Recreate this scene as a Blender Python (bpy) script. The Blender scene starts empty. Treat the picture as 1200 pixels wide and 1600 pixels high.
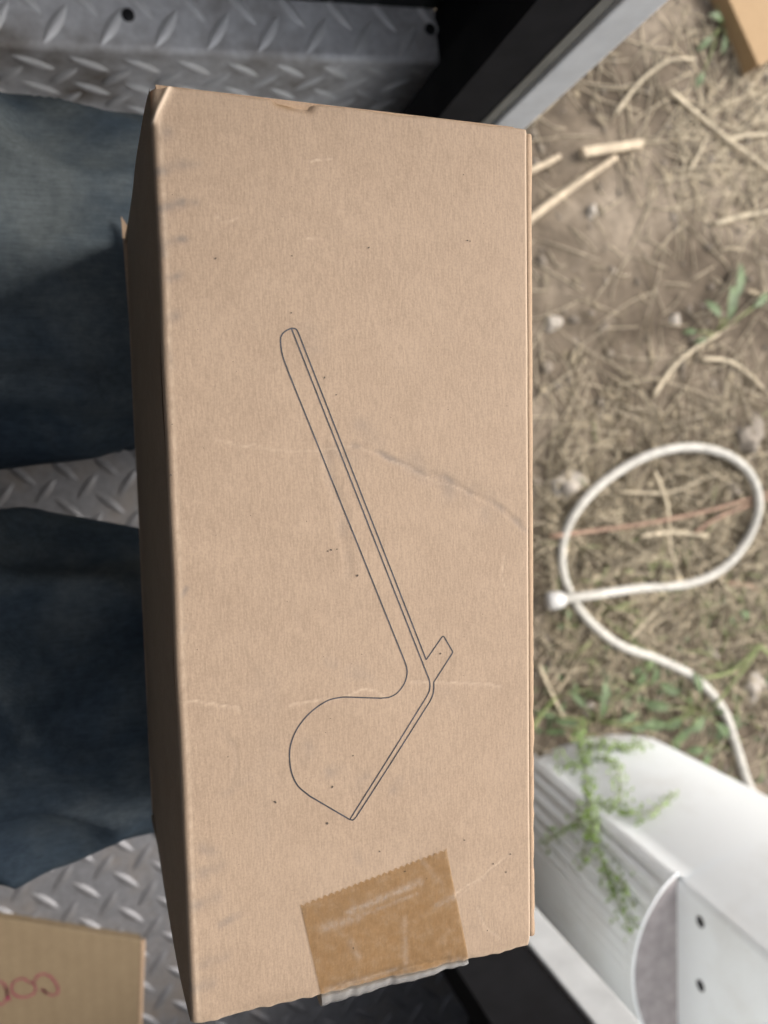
import bpy, bmesh, math, random
import numpy as np
from mathutils import Vector, Matrix, noise
from mathutils.bvhtree import BVHTree

random.seed(7)
rng = np.random.default_rng(7)
sc = bpy.context.scene
C = sc.collection

# ------------------------------------------------------------------ camera
H = 0.95                                   # lens height above the trailer floor (m)
R = np.array([[0.952839833, 0.043758506, -0.300302256],
              [-0.027125375, 0.997869378, 0.059337333],
              [0.302258939, -0.048393163, 0.951996657]])
cam = bpy.data.cameras.new('camera')
cam.sensor_fit = 'VERTICAL'; cam.sensor_height = 36.0; cam.sensor_width = 27.0
cam.lens = 27.0; cam.clip_start = 0.01; cam.clip_end = 500.0
cam_o = bpy.data.objects.new('camera', cam); C.objects.link(cam_o)
M4 = Matrix([[*R[0], 0], [*R[1], 0], [*R[2], H], [0, 0, 0, 1]])
cam_o.matrix_world = M4
sc.camera = cam_o
BOX_TOP = 0.68
fwd = R @ np.array([0, 0, -1.0])
cam.dof.use_dof = True
cam.dof.focus_distance = float(fwd @ (np.array([0.085, -0.05, BOX_TOP]) - np.array([0, 0, H])))
cam.dof.aperture_fstop = 8.6

# ------------------------------------------------------------------ daylight
SUN_EL, SUN_AZ = math.radians(50), math.radians(20)       # azimuth from +X towards +Y
world = bpy.data.worlds.new('World'); sc.world = world; world.use_nodes = True
wn = world.node_tree.nodes; wl = world.node_tree.links
sky = wn.new('ShaderNodeTexSky'); sky.sky_type = 'NISHITA'; sky.sun_disc = False
sky.sun_elevation = SUN_EL; sky.sun_rotation = math.pi / 2 - SUN_AZ
sky.air_density = 1.0; sky.dust_density = 6.0; sky.ozone_density = 0.6
hsv = wn.new('ShaderNodeHueSaturation'); hsv.inputs['Saturation'].default_value = 0.45      # thin overcast
wl.new(sky.outputs[0], hsv.inputs['Color']); wl.new(hsv.outputs[0], wn['Background'].inputs[0]); wn['Background'].inputs[1].default_value = 0.15
sun = bpy.data.lights.new('sun', 'SUN'); sun.energy = 0.72; sun.angle = math.radians(28); sun.color = (1.0, 0.975, 0.94)
sun_o = bpy.data.objects.new('sun', sun); C.objects.link(sun_o)
sd = Vector((math.cos(SUN_EL) * math.cos(SUN_AZ), math.cos(SUN_EL) * math.sin(SUN_AZ), math.sin(SUN_EL)))
sun_o.rotation_euler = sd.to_track_quat('Z', 'Y').to_euler(); sun_o.location = sd * 10
sc.view_settings.view_transform = 'Standard'; sc.view_settings.look = 'None'
sc.view_settings.gamma = 1.0; sc.view_settings.use_curve_mapping = False
sc.view_settings.exposure = 0.88
sc.cycles.max_bounces = 8; sc.cycles.diffuse_bounces = 5
sc.cycles.transparent_max_bounces = 12

# ------------------------------------------------------------------ helpers
def at(px, py, z):
    """survey point: where the sight line through a picture point meets height z"""
    d = R @ np.array([px - 600.0, 800.0 - py, -1200.0])
    d = d * ((z - H) / d[2])
    return np.array([d[0], d[1], z])

def seen(p):
    q = R.T @ (np.asarray(p) - np.array([0, 0, H]))
    if q[2] > -0.02: return None
    return 600 + 1200 * q[0] / -q[2], 800 - 1200 * q[1] / -q[2]

def tag(o, label=None, cat=None, group=None, kind=None):
    if label: o['label'] = label
    if cat: o['category'] = cat
    if group: o['group'] = group
    if kind: o['kind'] = kind
    return o

def mesh_obj(name, verts, faces, mat, parent=None, smooth=False, loc=None):
    me = bpy.data.meshes.new(name)
    me.from_pydata([tuple(map(float, v)) for v in verts], [], [tuple(map(int, f)) for f in faces])
    me.update()
    if smooth: me.polygons.foreach_set('use_smooth', [True] * len(me.polygons))
    return link(name, me, mat, parent, loc)

def link(name, me, mat, parent=None, loc=None):
    if mat is not None and len(me.materials) == 0: me.materials.append(mat)
    o = bpy.data.objects.new(name, me); C.objects.link(o)
    if parent is not None: o.parent = parent
    if loc is not None: o.location = loc
    return o

def empty(name, loc=(0, 0, 0), rz=0):
    o = bpy.data.objects.new(name, None); C.objects.link(o)
    o.location = loc; o.rotation_euler = (0, 0, rz); o.empty_display_size = 0.05
    return o

class MB:
    """collects pieces of one mesh"""
    def __init__(s): s.v = []; s.f = []
    def add(s, verts, faces):
        b = len(s.v); s.v += [tuple(map(float, q)) for q in verts]; s.f += [tuple(int(i) + b for i in q) for q in faces]; return s
    def box(s, x0, x1, y0, y1, z0, z1):
        v = [(x0, y0, z0), (x1, y0, z0), (x1, y1, z0), (x0, y1, z0), (x0, y0, z1), (x1, y0, z1), (x1, y1, z1), (x0, y1, z1)]
        return s.add(v, [(0, 3, 2, 1), (4, 5, 6, 7), (0, 1, 5, 4), (1, 2, 6, 5), (2, 3, 7, 6), (3, 0, 4, 7)])
    def hexa(s, c):   # 4 bottom corners (ccw), 4 top corners
        return s.add(c, [(0, 3, 2, 1), (4, 5, 6, 7), (0, 1, 5, 4), (1, 2, 6, 5), (2, 3, 7, 6), (3, 0, 4, 7)])
    def tube(s, pts, rad, n=8):
        pts = [Vector(p) for p in pts]
        rad = rad if hasattr(rad, '__len__') else [rad] * len(pts)
        vs, fs = [], []
        up = None
        for i, p in enumerate(pts):
            t = (pts[min(i + 1, len(pts) - 1)] - pts[max(i - 1, 0)]).normalized()
            if up is None:
                up = Vector((0, 0, 1)) if abs(t.z) < .9 else Vector((1, 0, 0))
            a = t.cross(up)
            if a.length < 1e-5: a = t.orthogonal()
            a.normalize(); b = t.cross(a).normalized(); up = -b if b.dot(up) < 0 else b
            for k in range(n):
                w = 2 * math.pi * k / n
                vs.append(p + (a * math.cos(w) + b * math.sin(w)) * rad[i])
        for i in range(len(pts) - 1):
            for k in range(n):
                k2 = (k + 1) % n
                fs.append((i * n + k, i * n + k2, (i + 1) * n + k2, (i + 1) * n + k))
        fs.append(tuple(reversed(range(n)))); fs.append(tuple(range((len(pts) - 1) * n, len(pts) * n)))
        return s.add(vs, fs)
    def build(s, name, mat, parent=None, smooth=False, bevel=0, loc=None):
        o = mesh_obj(name, s.v, s.f, mat, parent, smooth, loc)
        bm = bmesh.new(); bm.from_mesh(o.data); bmesh.ops.recalc_face_normals(bm, faces=bm.faces)
        if bevel:
            bmesh.ops.bevel(bm, geom=bm.edges[:], offset=bevel, segments=2, affect='EDGES', profile=0.6)
        bm.to_mesh(o.data); bm.free()
        if smooth: o.data.polygons.foreach_set('use_smooth', [True] * len(o.data.polygons))
        return o

def spline(pts, n):
    """Catmull-Rom through pts, n samples per span"""
    P = [np.array(p, float) for p in pts]; P = [2 * P[0] - P[1]] + P + [2 * P[-1] - P[-2]]
    out = []
    for i in range(1, len(P) - 2):
        for k in range(n):
            t = k / n; a, b, c, d = P[i - 1], P[i], P[i + 1], P[i + 2]
            out.append(0.5 * ((2 * b) + (-a + c) * t + (2 * a - 5 * b + 4 * c - d) * t * t + (-a + 3 * b - 3 * c + d) * t ** 3))
    out.append(P[-2]); return out

# ------------------------------------------------------------------ materials
def new_mat(name):
    m = bpy.data.materials.new(name); m.use_nodes = True
    nt = m.node_tree
    return m, nt, nt.nodes['Principled BSDF'], nt.nodes, nt.links

def n_coord(nt, scale=(1, 1, 1), rot=(0, 0, 0), src='Object'):
    tc = nt.nodes.new('ShaderNodeTexCoord'); mp = nt.nodes.new('ShaderNodeMapping')
    mp.inputs['Scale'].default_value = scale; mp.inputs['Rotation'].default_value = rot
    nt.links.new(tc.outputs[src], mp.inputs[0]); return mp.outputs[0]

def n_noise(nt, vec, scale, detail=4, rough=.55):
    n = nt.nodes.new('ShaderNodeTexNoise'); n.inputs['Scale'].default_value = scale
    n.inputs['Detail'].default_value = detail; n.inputs['Roughness'].default_value = rough
    nt.links.new(vec, n.inputs['Vector']); return n.outputs['Fac']

def n_ramp(nt, fac, stops):
    r = nt.nodes.new('ShaderNodeValToRGB'); e = r.color_ramp.elements
    while len(e) < len(stops): e.new(0.5)
    for q, (p, c) in zip(e, stops):
        q.position = p; q.color = (*c, 1) if hasattr(c, '__len__') else (c, c, c, 1)
    nt.links.new(fac, r.inputs[0]); return r.outputs[0]

def n_mix(nt, fac, a, b, mode='MIX'):
    m = nt.nodes.new('ShaderNodeMix'); m.data_type = 'RGBA'; m.blend_type = mode
    for sock, val in ((m.inputs[0], fac), (m.inputs[6], a), (m.inputs[7], b)):
        if isinstance(val, (int, float)): sock.default_value = val
        elif isinstance(val, tuple): sock.default_value = (*val, 1)
        else: nt.links.new(val, sock)
    return m.outputs[2]

def n_bump(nt, h, strength, dist, bsdf):
    b = nt.nodes.new('ShaderNodeBump'); b.inputs['Strength'].default_value = strength; b.inputs['Distance'].default_value = dist
    nt.links.new(h, b.inputs['Height']); nt.links.new(b.outputs[0], bsdf.inputs['Normal'])

def mat_plain(name, col, rough=.6, metal=0, var=.18, vscale=30, bump=0, bscale=200, bdist=.0005):
    m, nt, b, N, L = new_mat(name)
    v = n_coord(nt)
    f = n_noise(nt, v, vscale, 5)
    lo = tuple(c * (1 - var) for c in col); hi = tuple(min(1, c * (1 + var)) for c in col)
    L.new(n_ramp(nt, f, [(.3, lo), (.7, hi)]), b.inputs['Base Color'])
    b.inputs['Roughness'].default_value = rough; b.inputs['Metallic'].default_value = metal
    if bump: n_bump(nt, n_noise(nt, v, bscale, 4), bump, bdist, b)
    return m

def mat_cardboard(name, col, marks=True, flute=False):
    m, nt, b, N, L = new_mat(name)
    v = n_coord(nt)
    fine = n_noise(nt, n_coord(nt, (1500, 240, 1500)), 1.0, 3, .6)           # long paper fibres
    fine2 = n_noise(nt, v, 1150, 3, .6)
    mott = n_noise(nt, v, 55, 4, .6)
    c = n_ramp(nt, fine, [(.30, tuple(x * .885 for x in col)), (.70, tuple(min(1, x * 1.10) for x in col))])
    c = n_mix(nt, .55, c, n_ramp(nt, fine2, [(.3, (.82, .81, .80)), (.7, (1.13, 1.13, 1.12))]), 'MULTIPLY')
    c = n_mix(nt, .5, c, n_ramp(nt, mott, [(.3, (.88, .86, .84)), (.7, (1.06, 1.06, 1.06))]), 'MULTIPLY')
    if marks:
        a = nt.nodes.new('ShaderNodeAttribute'); a.attribute_name = 'marks'
        sep = nt.nodes.new('ShaderNodeSeparateColor'); L.new(a.outputs['Color'], sep.inputs[0])
        c = n_mix(nt, sep.outputs[0], c, (.12, .11, .105))
        c = n_mix(nt, sep.outputs[1], c, (.78, .62, .46))
        c = n_mix(nt, sep.outputs[2], c, (.20, .115, .045))
    L.new(c, b.inputs['Base Color']); b.inputs['Roughness'].default_value = .72
    b.inputs['Specular IOR Level'].default_value = .3
    hgt = n_mix(nt, .5, fine, fine2)
    if flute:
        w = nt.nodes.new('ShaderNodeTexWave'); w.inputs['Scale'].default_value = 22; w.bands_direction = 'X'; w.inputs['Distortion'].default_value = 1.2; c = n_mix(nt, .14, c, n_ramp(nt, w.outputs['Color'], [(.2, (.82, .82, .82)), (.8, (1.1, 1.1, 1.1))]), 'MULTIPLY'); L.new(c, b.inputs['Base Color'])
        L.new(v, w.inputs['Vector']); hgt = n_mix(nt, .25, hgt, w.outputs['Color'])
    n_bump(nt, hgt, .25, .0003, b)
    return m

CARD = mat_cardboard('kraft_card', (.325, .239, .169))
CARD_SIDE = mat_cardboard('kraft_card_side', (.37, .262, .175), marks=False)
CARD_B = mat_cardboard('kraft_card_fluted', (.20, .15, .092), marks=False, flute=True)
CARD_C = mat_cardboard('kraft_card_ochre', (.33, .22, .115), marks=False)
INK = mat_plain('print_ink', (.026, .025, .032), .6, var=.75, vscale=240)
FLECK = mat_plain('dark_fleck', (.075, .055, .042), .8)
MARKER = mat_plain('red_marker', (.20, .03, .06), .5, var=.35, vscale=150)
PALE_WOOD = mat_plain('pale_wood', (.46, .375, .265), .75, var=.25, vscale=60, bump=.4)
STRAW = mat_plain('straw', (.46, .39, .275), .7, var=.4, vscale=40)
STRAW_RED = mat_plain('red_brown_stalk', (.30, .19, .13), .7, var=.3, vscale=60)
HOSE = mat_plain('grubby_white_hose', (.47, .45, .40), .75, var=.2, vscale=70, bump=.2)
PLUG = mat_plain('white_plug', (.6, .585, .56), .4, var=.1)
def mat_housing():
    m, nt, b, N, L = new_mat('weathered_white_plastic')
    v = n_coord(nt); big = n_noise(nt, v, 7, 6, .65); sp = n_noise(nt, v, 160, 3, .7)
    c = n_mix(nt, n_ramp(nt, big, [(.50, 0.0), (.78, .38)]), (.85, .88, .89), (.56, .53, .48))
    c = n_mix(nt, n_ramp(nt, sp, [(.66, 0.0), (.76, .35)]), c, (.40, .36, .30))
    gr_ = nt.nodes.new('ShaderNodeSeparateXYZ'); L.new(v, gr_.inputs[0])           # soil splashed on the lowest few centimetres
    low = nt.nodes.new('ShaderNodeMapRange'); low.inputs[1].default_value = .07; low.inputs[2].default_value = 0.0; L.new(gr_.outputs[2], low.inputs[0])
    spl = nt.nodes.new('ShaderNodeMath'); spl.operation = 'MULTIPLY'; L.new(low.outputs[0], spl.inputs[0]); L.new(n_ramp(nt, n_noise(nt, v, 60, 5, .7), [(.4, 0.0), (.6, .8)]), spl.inputs[1])
    c = n_mix(nt, spl.outputs[0], c, (.28, .22, .16))
    L.new(c, b.inputs['Base Color']); b.inputs['Roughness'].default_value = .42
    return m
WHITE = mat_housing()
LEDGE = mat_plain('grey_ledge', (.33, .30, .30), .9, var=.2, vscale=60, bump=.3)
HOLE = mat_plain('dark_hole', (.03, .03, .03), .8)
LEAF = mat_plain('weed_leaf', (.080, .120, .045), .6, var=.4, vscale=60)
VINE_M = mat_plain('vine_leaf', (.16, .24, .06), .5, var=.4, vscale=120)
STALK_G = mat_plain('green_stalk', (.22, .26, .10), .55, var=.3, vscale=60)
STONE = mat_plain('stone', (.24, .205, .165), .85, var=.3, vscale=50, bump=.4)
JAMB_W = mat_plain('white_trim', (.82, .84, .84), .4, var=.1, vscale=30)
JAMB_G = mat_plain('grey_trim', (.20, .20, .18), .5, var=.2)
RUBBER = mat_plain('black_rubber', (.014, .014, .015), .55, var=.3)
BLACKP = mat_plain('black_panel', (.014, .014, .016), .8, var=.3); BLACKP.node_tree.nodes['Principled BSDF'].inputs['Specular IOR Level'].default_value = .2
GREENW = mat_plain('dark_green_wall', (.016, .022, .018), .5, var=.3)
ROOF_M = mat_plain('roof_lining', (.20, .20, .20), .8, var=.1)
SHIRT = mat_plain('dark_shirt', (.03, .03, .035), .9, var=.2)
SKIN = mat_plain('skin', (.50, .31, .22), .5, var=.08)
HAIR = mat_plain('hair', (.04, .025, .015), .6, var=.3)
SHOE = mat_plain('shoe_leather', (.05, .035, .025), .6, var=.3)
BENCH_M = mat_plain('bench_board', (.22, .16, .10), .8, var=.2)

def mat_tread(name, lo, hi, dirt_amt, metal):
    m, nt, b, N, L = new_mat(name)
    v = n_coord(nt, src='Object')
    d = n_noise(nt, v, 9, 6, .65); s = n_noise(nt, v, 130, 4, .6)
    c = n_ramp(nt, s, [(.3, lo), (.7, hi)])
    dirt = n_ramp(nt, d, [(.48, 0.0), (.72, dirt_amt)])
    c = n_mix(nt, dirt, c, (.20, .16, .12))
    L.new(c, b.inputs['Base Color']); b.inputs['Metallic'].default_value = metal
    r = n_ramp(nt, d, [(.4, .45), (.7, .7)]); L.new(r, b.inputs['Roughness'])
    n_bump(nt, s, .15, .0004, b)
    return m
TREAD = mat_tread('dimmed_tread_floor', (.13, .13, .135), (.20, .20, .21), .7, .35)  # base colour darkened in place of shade over the floor
TREAD_S = mat_tread('lit_tread_step', (.74, .74, .74), (.92, .92, .92), .9, .12)  # same plate, paler base standing in for skylight on the step

def mat_denim():
    m, nt, b, N, L = new_mat('denim')
    v = n_coord(nt)
    fade = n_noise(nt, v, 7, 5, .6)
    w = nt.nodes.new('ShaderNodeTexWave'); w.inputs['Scale'].default_value = 420; w.bands_direction = 'DIAGONAL'
    w.inputs['Distortion'].default_value = .8; w.inputs['Detail'].default_value = 2; L.new(v, w.inputs['Vector'])
    slub = n_noise(nt, n_coord(nt, (60, 700, 700)), 1, 3)
    c = n_ramp(nt, fade, [(.32, (.017, .030, .050)), (.5, (.048, .066, .084)), (.66, (.115, .132, .138))])
    c = n_mix(nt, .12, c, n_ramp(nt, w.outputs['Color'], [(.2, (.7, .7, .7)), (.8, (1.25, 1.25, 1.25))]), 'MULTIPLY')
    mot = n_noise(nt, v, 190, 4, .7)
    c = n_mix(nt, .42, c, n_ramp(nt, mot, [(.3, (.6, .6, .6)), (.7, (1.45, 1.45, 1.42))]), 'MULTIPLY')
    c = n_mix(nt, .5, c, n_ramp(nt, slub, [(.3, (.75, .75, .75)), (.7, (1.2, 1.2, 1.2))]), 'MULTIPLY')
    L.new(c, b.inputs['Base Color']); b.inputs['Roughness'].default_value = .92
    b.inputs['Specular IOR Level'].default_value = .15
    n_bump(nt, slub, .2, .0006, b)
    return m
DENIM = mat_denim()

def mat_dirt():
    m, nt, b, N, L = new_mat('dry_soil')
    v = n_coord(nt)
    a = n_noise(nt, v, 5.5, 6, .62); g = n_noise(nt, v, 70, 6, .68); s = n_noise(nt, v, 260, 3, .6)
    c = n_ramp(nt, a, [(.32, (.088, .070, .052)), (.5, (.155, .127, .096)), (.68, (.265, .222, .172))])
    c = n_mix(nt, .7, c, n_ramp(nt, g, [(.3, (.64, .62, .60)), (.7, (1.30, 1.28, 1.25))]), 'MULTIPLY')
    c = n_mix(nt, .5, c, n_ramp(nt, s, [(.3, (.7, .7, .7)), (.7, (1.3, 1.3, 1.3))]), 'MULTIPLY')
    L.new(c, b.inputs['Base Color']); b.inputs['Roughness'].default_value = .95
    b.inputs['Specular IOR Level'].default_value = .1
    n_bump(nt, g, .4, .005, b)
    return m
DIRT = mat_dirt()

def mat_tape():
    m, nt, b, N, L = new_mat('brown_packing_tape')
    v = n_coord(nt)
    bub = n_noise(nt, n_coord(nt, (1, 1, 1)), 210, 5, .72)
    a = nt.nodes.new('ShaderNodeAttribute'); a.attribute_name = 'clear'
    tint = n_ramp(nt, bub, [(.36, (.83, .72, .55)), (.52, (.89, .80, .655)), (.66, (.95, .90, .82))])
    tint = n_mix(nt, a.outputs['Fac'], tint, (.98, .98, .97))
    tr = nt.nodes.new('ShaderNodeBsdfTransparent'); L.new(tint, tr.inputs[0])
    gl = nt.nodes.new('ShaderNodeBsdfGlossy'); gl.inputs['Roughness'].default_value = .28
    df = nt.nodes.new('ShaderNodeBsdfDiffuse'); L.new(n_mix(nt, a.outputs['Fac'], (.46, .31, .17), (.75, .73, .70)), df.inputs[0])
    bp = nt.nodes.new('ShaderNodeBump'); bp.inputs['Strength'].default_value = .5; bp.inputs['Distance'].default_value = .0003
    L.new(bub, bp.inputs['Height']); L.new(bp.outputs[0], gl.inputs['Normal'])
    m1 = nt.nodes.new('ShaderNodeMixShader'); L.new(n_ramp(nt, a.outputs['Fac'], [(0, .16), (1, .24)]), m1.inputs[0])
    L.new(tr.outputs[0], m1.inputs[1]); L.new(df.outputs[0], m1.inputs[2])
    fr = nt.nodes.new('ShaderNodeFresnel'); fr.inputs[0].default_value = 1.3
    m2 = nt.nodes.new('ShaderNodeMixShader'); L.new(fr.outputs[0], m2.inputs[0]); L.new(m1.outputs[0], m2.inputs[1]); L.new(gl.outputs[0], m2.inputs[2])
    L.new(m2.outputs[0], nt.nodes['Material Output'].inputs[0])
    return m
TAPE = mat_tape()

def mat_glass():
    m, nt, b, N, L = new_mat('added_window_glass')
    tr = nt.nodes.new('ShaderNodeBsdfTransparent'); tr.inputs[0].default_value = (.93, .95, .94, 1)
    gl = nt.nodes.new('ShaderNodeBsdfGlossy'); gl.inputs['Roughness'].default_value = .02
    mx = nt.nodes.new('ShaderNodeMixShader'); fr = nt.nodes.new('ShaderNodeFresnel'); fr.inputs[0].default_value = 1.5
    L.new(fr.outputs[0], mx.inputs[0]); L.new(tr.outputs[0], mx.inputs[1]); L.new(gl.outputs[0], mx.inputs[2]); L.new(mx.outputs[0], nt.nodes['Material Output'].inputs[0])
    return m
GLASS = mat_glass()

# ------------------------------------------------------------------ the ground
GZ = -0.30
def axis(lo, hi, step):
    mid = list(np.arange(lo, hi + 1e-9, step)); out = []; d = step; x = lo
    while x > -90: d *= 1.45; x -= d; out.append(x)
    out = out[::-1] + mid; d = step; x = hi
    while x < 90: d *= 1.45; x += d; out.append(x)
    return np.array(out)
gx = axis(.42, 1.62, .007); gy = axis(-1.35, 1.12, .007)
def ground_h(x, y):
    p = Vector((x, y, 0))
    if x < .1 or x > 2.4 or abs(y) > 2: return .02 * noise.noise(p * .5)
    h = .020 * noise.noise(p * 3.1) + .010 * noise.noise(p * 9) + .006 * noise.noise(p * 24 + Vector((3, 1, 0))) + .0035 * abs(noise.noise(p * 60))
    return h
gv = []; nx, ny = len(gx), len(gy)
for j in range(ny):
    for i in range(nx):
        gv.append((gx[i], gy[j], GZ + ground_h(gx[i], gy[j])))
gf = [(j * nx + i, j * nx + i + 1, (j + 1) * nx + i + 1, (j + 1) * nx + i) for j in range(ny - 1) for i in range(nx - 1)]
ground = mesh_obj('ground', gv, gf, DIRT, smooth=True); tag(ground, kind='structure', label='dry brown soil outside the doorway')
def gz(x, y): return GZ + ground_h(x, y)

# ------------------------------------------------------------------ the trailer (a thing with parts)
TH = math.radians(5.3)
trailer = empty('work_trailer', (0, 0, 0), TH)
tag(trailer, 'dark trailer entry with tread plate floor and white door jambs', 'trailer')
def uv(x, y):  # world -> trailer axes
    return x * math.cos(TH) + y * math.sin(TH), -x * math.sin(TH) + y * math.cos(TH)
def xy(u, v): return u * math.cos(TH) - v * math.sin(TH), u * math.sin(TH) + v * math.cos(TH)
UD = 0.382                                # outer face of the door wall
VA, VB = 0.277, -0.580                    # the two door jambs
SZ = 0.236                                # top of the kick step
VS = uv(*at(300, 84, SZ)[:2])[1]          # front edge of the kick step
VW = VS + .046                            # dark wall behind it
# floor plate
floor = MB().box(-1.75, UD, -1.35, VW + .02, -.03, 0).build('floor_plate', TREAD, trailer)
# one tread lug: a pointed lens-shaped raised bar
def lug_mesh():
    L2, W2, hh, n = .0195, .0052, .0026, 8
    vs, fs = [], []
    prof = [(-1, 0), (-.72, .55), (-.35, .93), (0, 1), (.35, .93), (.72, .55), (1, 0)]
    for (t, w) in prof:
        for s_, z_ in ((-1, 0), (-.45, .8), (0, 1), (.45, .8), (1, 0)):
            vs.append((t * L2, s_ * W2 * max(w, .12), z_ * hh * (max(w, .02) ** .7)))
    for i in range(len(prof) - 1):
        for k in range(4):
            fs.append((i * 5 + k, (i + 1) * 5 + k, (i + 1) * 5 + k + 1, i * 5 + k + 1))
    me = bpy.data.meshes.new('tread_lug'); me.from_pydata(vs, [], fs); me.update()
    me.polygons.foreach_set('use_smooth', [True] * len(me.polygons)); me.materials.append(TREAD)
    return me, np.array(vs), fs
LUG, LUGV, LUGF = lug_mesh()
P = .045
o_u, o_v = uv(*at(188, 1319, 0)[:2])
rest = MB(); n_l = 0
for i in range(-46, 16):
    for j in range(-28, 30):
        for k in (0, 1):
            u = o_u + (i + .5 * k) * P; v = o_v + (j + .5 * k) * P
            if not (-1.73 < u < UD - .02 and -1.33 < v < VS - .025): continue
            ang = math.radians(-45 if k == 0 else 47) + random.uniform(-.03, .03)
            q = seen((*xy(u, v), 0))
            if q and -40 < q[0] < 320 and 640 < q[1] < 1640 or (q and 480 < q[0] < 760 and 1480 < q[1] < 1640):
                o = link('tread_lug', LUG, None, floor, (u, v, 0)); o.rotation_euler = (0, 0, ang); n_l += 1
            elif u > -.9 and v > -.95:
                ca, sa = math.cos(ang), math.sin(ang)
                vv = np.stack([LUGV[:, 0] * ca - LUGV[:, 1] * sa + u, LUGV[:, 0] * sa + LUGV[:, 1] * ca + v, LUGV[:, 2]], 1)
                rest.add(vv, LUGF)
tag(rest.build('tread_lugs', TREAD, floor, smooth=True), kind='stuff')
# kick step: bent tread plate, a riser with a narrow flange on top, folded over a rounded nose
rs = .006
sec = [(VS + .002, 0.0), (VS, .004), (VS, SZ - rs)]
for k in range(1, 6):
    a = k / 5 * math.pi / 2; sec.append((VS + rs - rs * math.cos(a), SZ - rs + rs * math.sin(a)))
sec += [(VW + .03, SZ), (VW + .03, 0.0)]
u0, u1, nu = -1.7, .329, 60
sv, sf = [], []
for i in range(nu + 1):
    u = u0 + (u1 - u0) * i / nu
    for (v, z) in sec: sv.append((u, v + .0012 * noise.noise(Vector((u * 9, z * 6, 0))), z))
m_ = len(sec)
for i in range(nu):
    for k in range(m_ - 1):
        sf.append((i * m_ + k, (i + 1) * m_ + k, (i + 1) * m_ + k + 1, i * m_ + k + 1))
sf.append(tuple(range(m_ - 1, -1, -1))); sf.append(tuple(range(nu * m_, nu * m_ + m_)))
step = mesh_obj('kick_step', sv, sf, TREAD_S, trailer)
LUG_S = LUG.copy(); LUG_S.materials.clear(); LUG_S.materials.append(mat_tread('glint_bright_lug', (.88, .88, .87), (.97, .97, .96), .35, .25))  # paler still: highlights on the raised bars put into the base colour
bm = bmesh.new(); bm.from_mesh(step.data); bmesh.ops.recalc_face_normals(bm, faces=bm.faces); bm.to_mesh(step.data); bm.free()
lu0 = uv(*at(86, 37, SZ)[:2])[0]
lvt = VS + .020
for i in range(-9, 12):
    u = lu0 + i * P
    if -.32 < u < u1 - .02:
        o = link('tread_lug', LUG_S, None, step, (u, lvt, SZ)); o.rotation_euler = (0, 0, math.radians(55))
        o2 = link('tread_lug', LUG_S, None, step, (u + P * .5, VW - .004, SZ)); o2.rotation_euler = (0, 0, math.radians(-50))
        for r_, zz in enumerate((SZ - .024, SZ - .0465, SZ - .069, SZ - .0915, SZ - .114)):
            o = link('tread_lug', LUG_S, None, step, (u + (P * .5 if r_ % 2 == 0 else 0), VS, zz))
            o.rotation_euler = (math.radians(90), math.radians(35 if r_ % 2 == 0 else -50), 0)
for px, py in ((200, 24), (672, 46)):
    a, b = uv(*at(px, py, SZ)[:2])
    MB().tube([(a, b, SZ - .002), (a, b, SZ + .0015), (a, b, SZ + .0022)], [.0055, .0055, .004], 14).build('screw_head', RUBBER, step, smooth=True)
# walls and roof
TOPZ = 2.05
def added_window_wall(name, v0, v1, z0, mat, wu0, wu1, wz0, wz1):
    mb = MB()
    for a, b, c_, d in ((-1.75, wu0, z0, TOPZ), (wu1, UD - .002, z0, TOPZ), (wu0 + .0005, wu1 - .0005, z0, wz0), (wu0 + .0005, wu1 - .0005, wz1, TOPZ)):
        mb.box(a, b, v0, v1, c_, d)
    w_ = mb.build(name, mat, trailer); vm = (v0 + v1) / 2
    fr = MB()
    for a, b, c_, d in ((wu0, wu0 + .03, wz0, wz1), (wu1 - .03, wu1, wz0, wz1), (wu0 + .031, wu1 - .031, wz0, wz0 + .03), (wu0 + .031, wu1 - .031, wz1 - .03, wz1)):
        fr.box(a + .001, b - .001, v0 - .004, v1 + .004, c_ + .001, d - .001)
    f_ = fr.build('added_window_frame', RUBBER, w_)
    MB().box(wu0 + .03, wu1 - .03, vm - .002, vm + .002, wz0 + .03, wz1 - .03).build('added_window_pane', GLASS, w_)
added_window_wall('back_wall', VW + .004, VW + .06, SZ + .001, GREENW, -1.1, .20, .85, 1.75)  # opening out of view, added to let daylight onto step and thigh
MB().box(UD - .052, UD - .004, VA + .05, VW + .0035, .0, TOPZ).build('door_wall', BLACKP, trailer)
MB().box(UD - .052, UD - .004, -1.35, VB - .05, .0, TOPZ).build('door_wall', BLACKP, trailer)
MB().box(-1.80, -1.752, -1.35, VW + .06, -.03, TOPZ).build('end_wall', GREENW, trailer)
added_window_wall('side_wall', -1.40, -1.352, -.03, GREENW, -1.1, .20, .85, 1.75)  # second unseen opening, added for daylight on the near floor
MB().box(-1.80, -.55, -1.40, VW + .06, TOPZ + .002, TOPZ + .05).build('cut_back_roof', ROOF_M, trailer)  # unseen cover, cut back so open sky brightens the step
MB().box(UD - .05, UD - .004, VB - .048, VA + .048, 1.88, TOPZ - .002).build('door_header', BLACKP, trailer)
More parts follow.
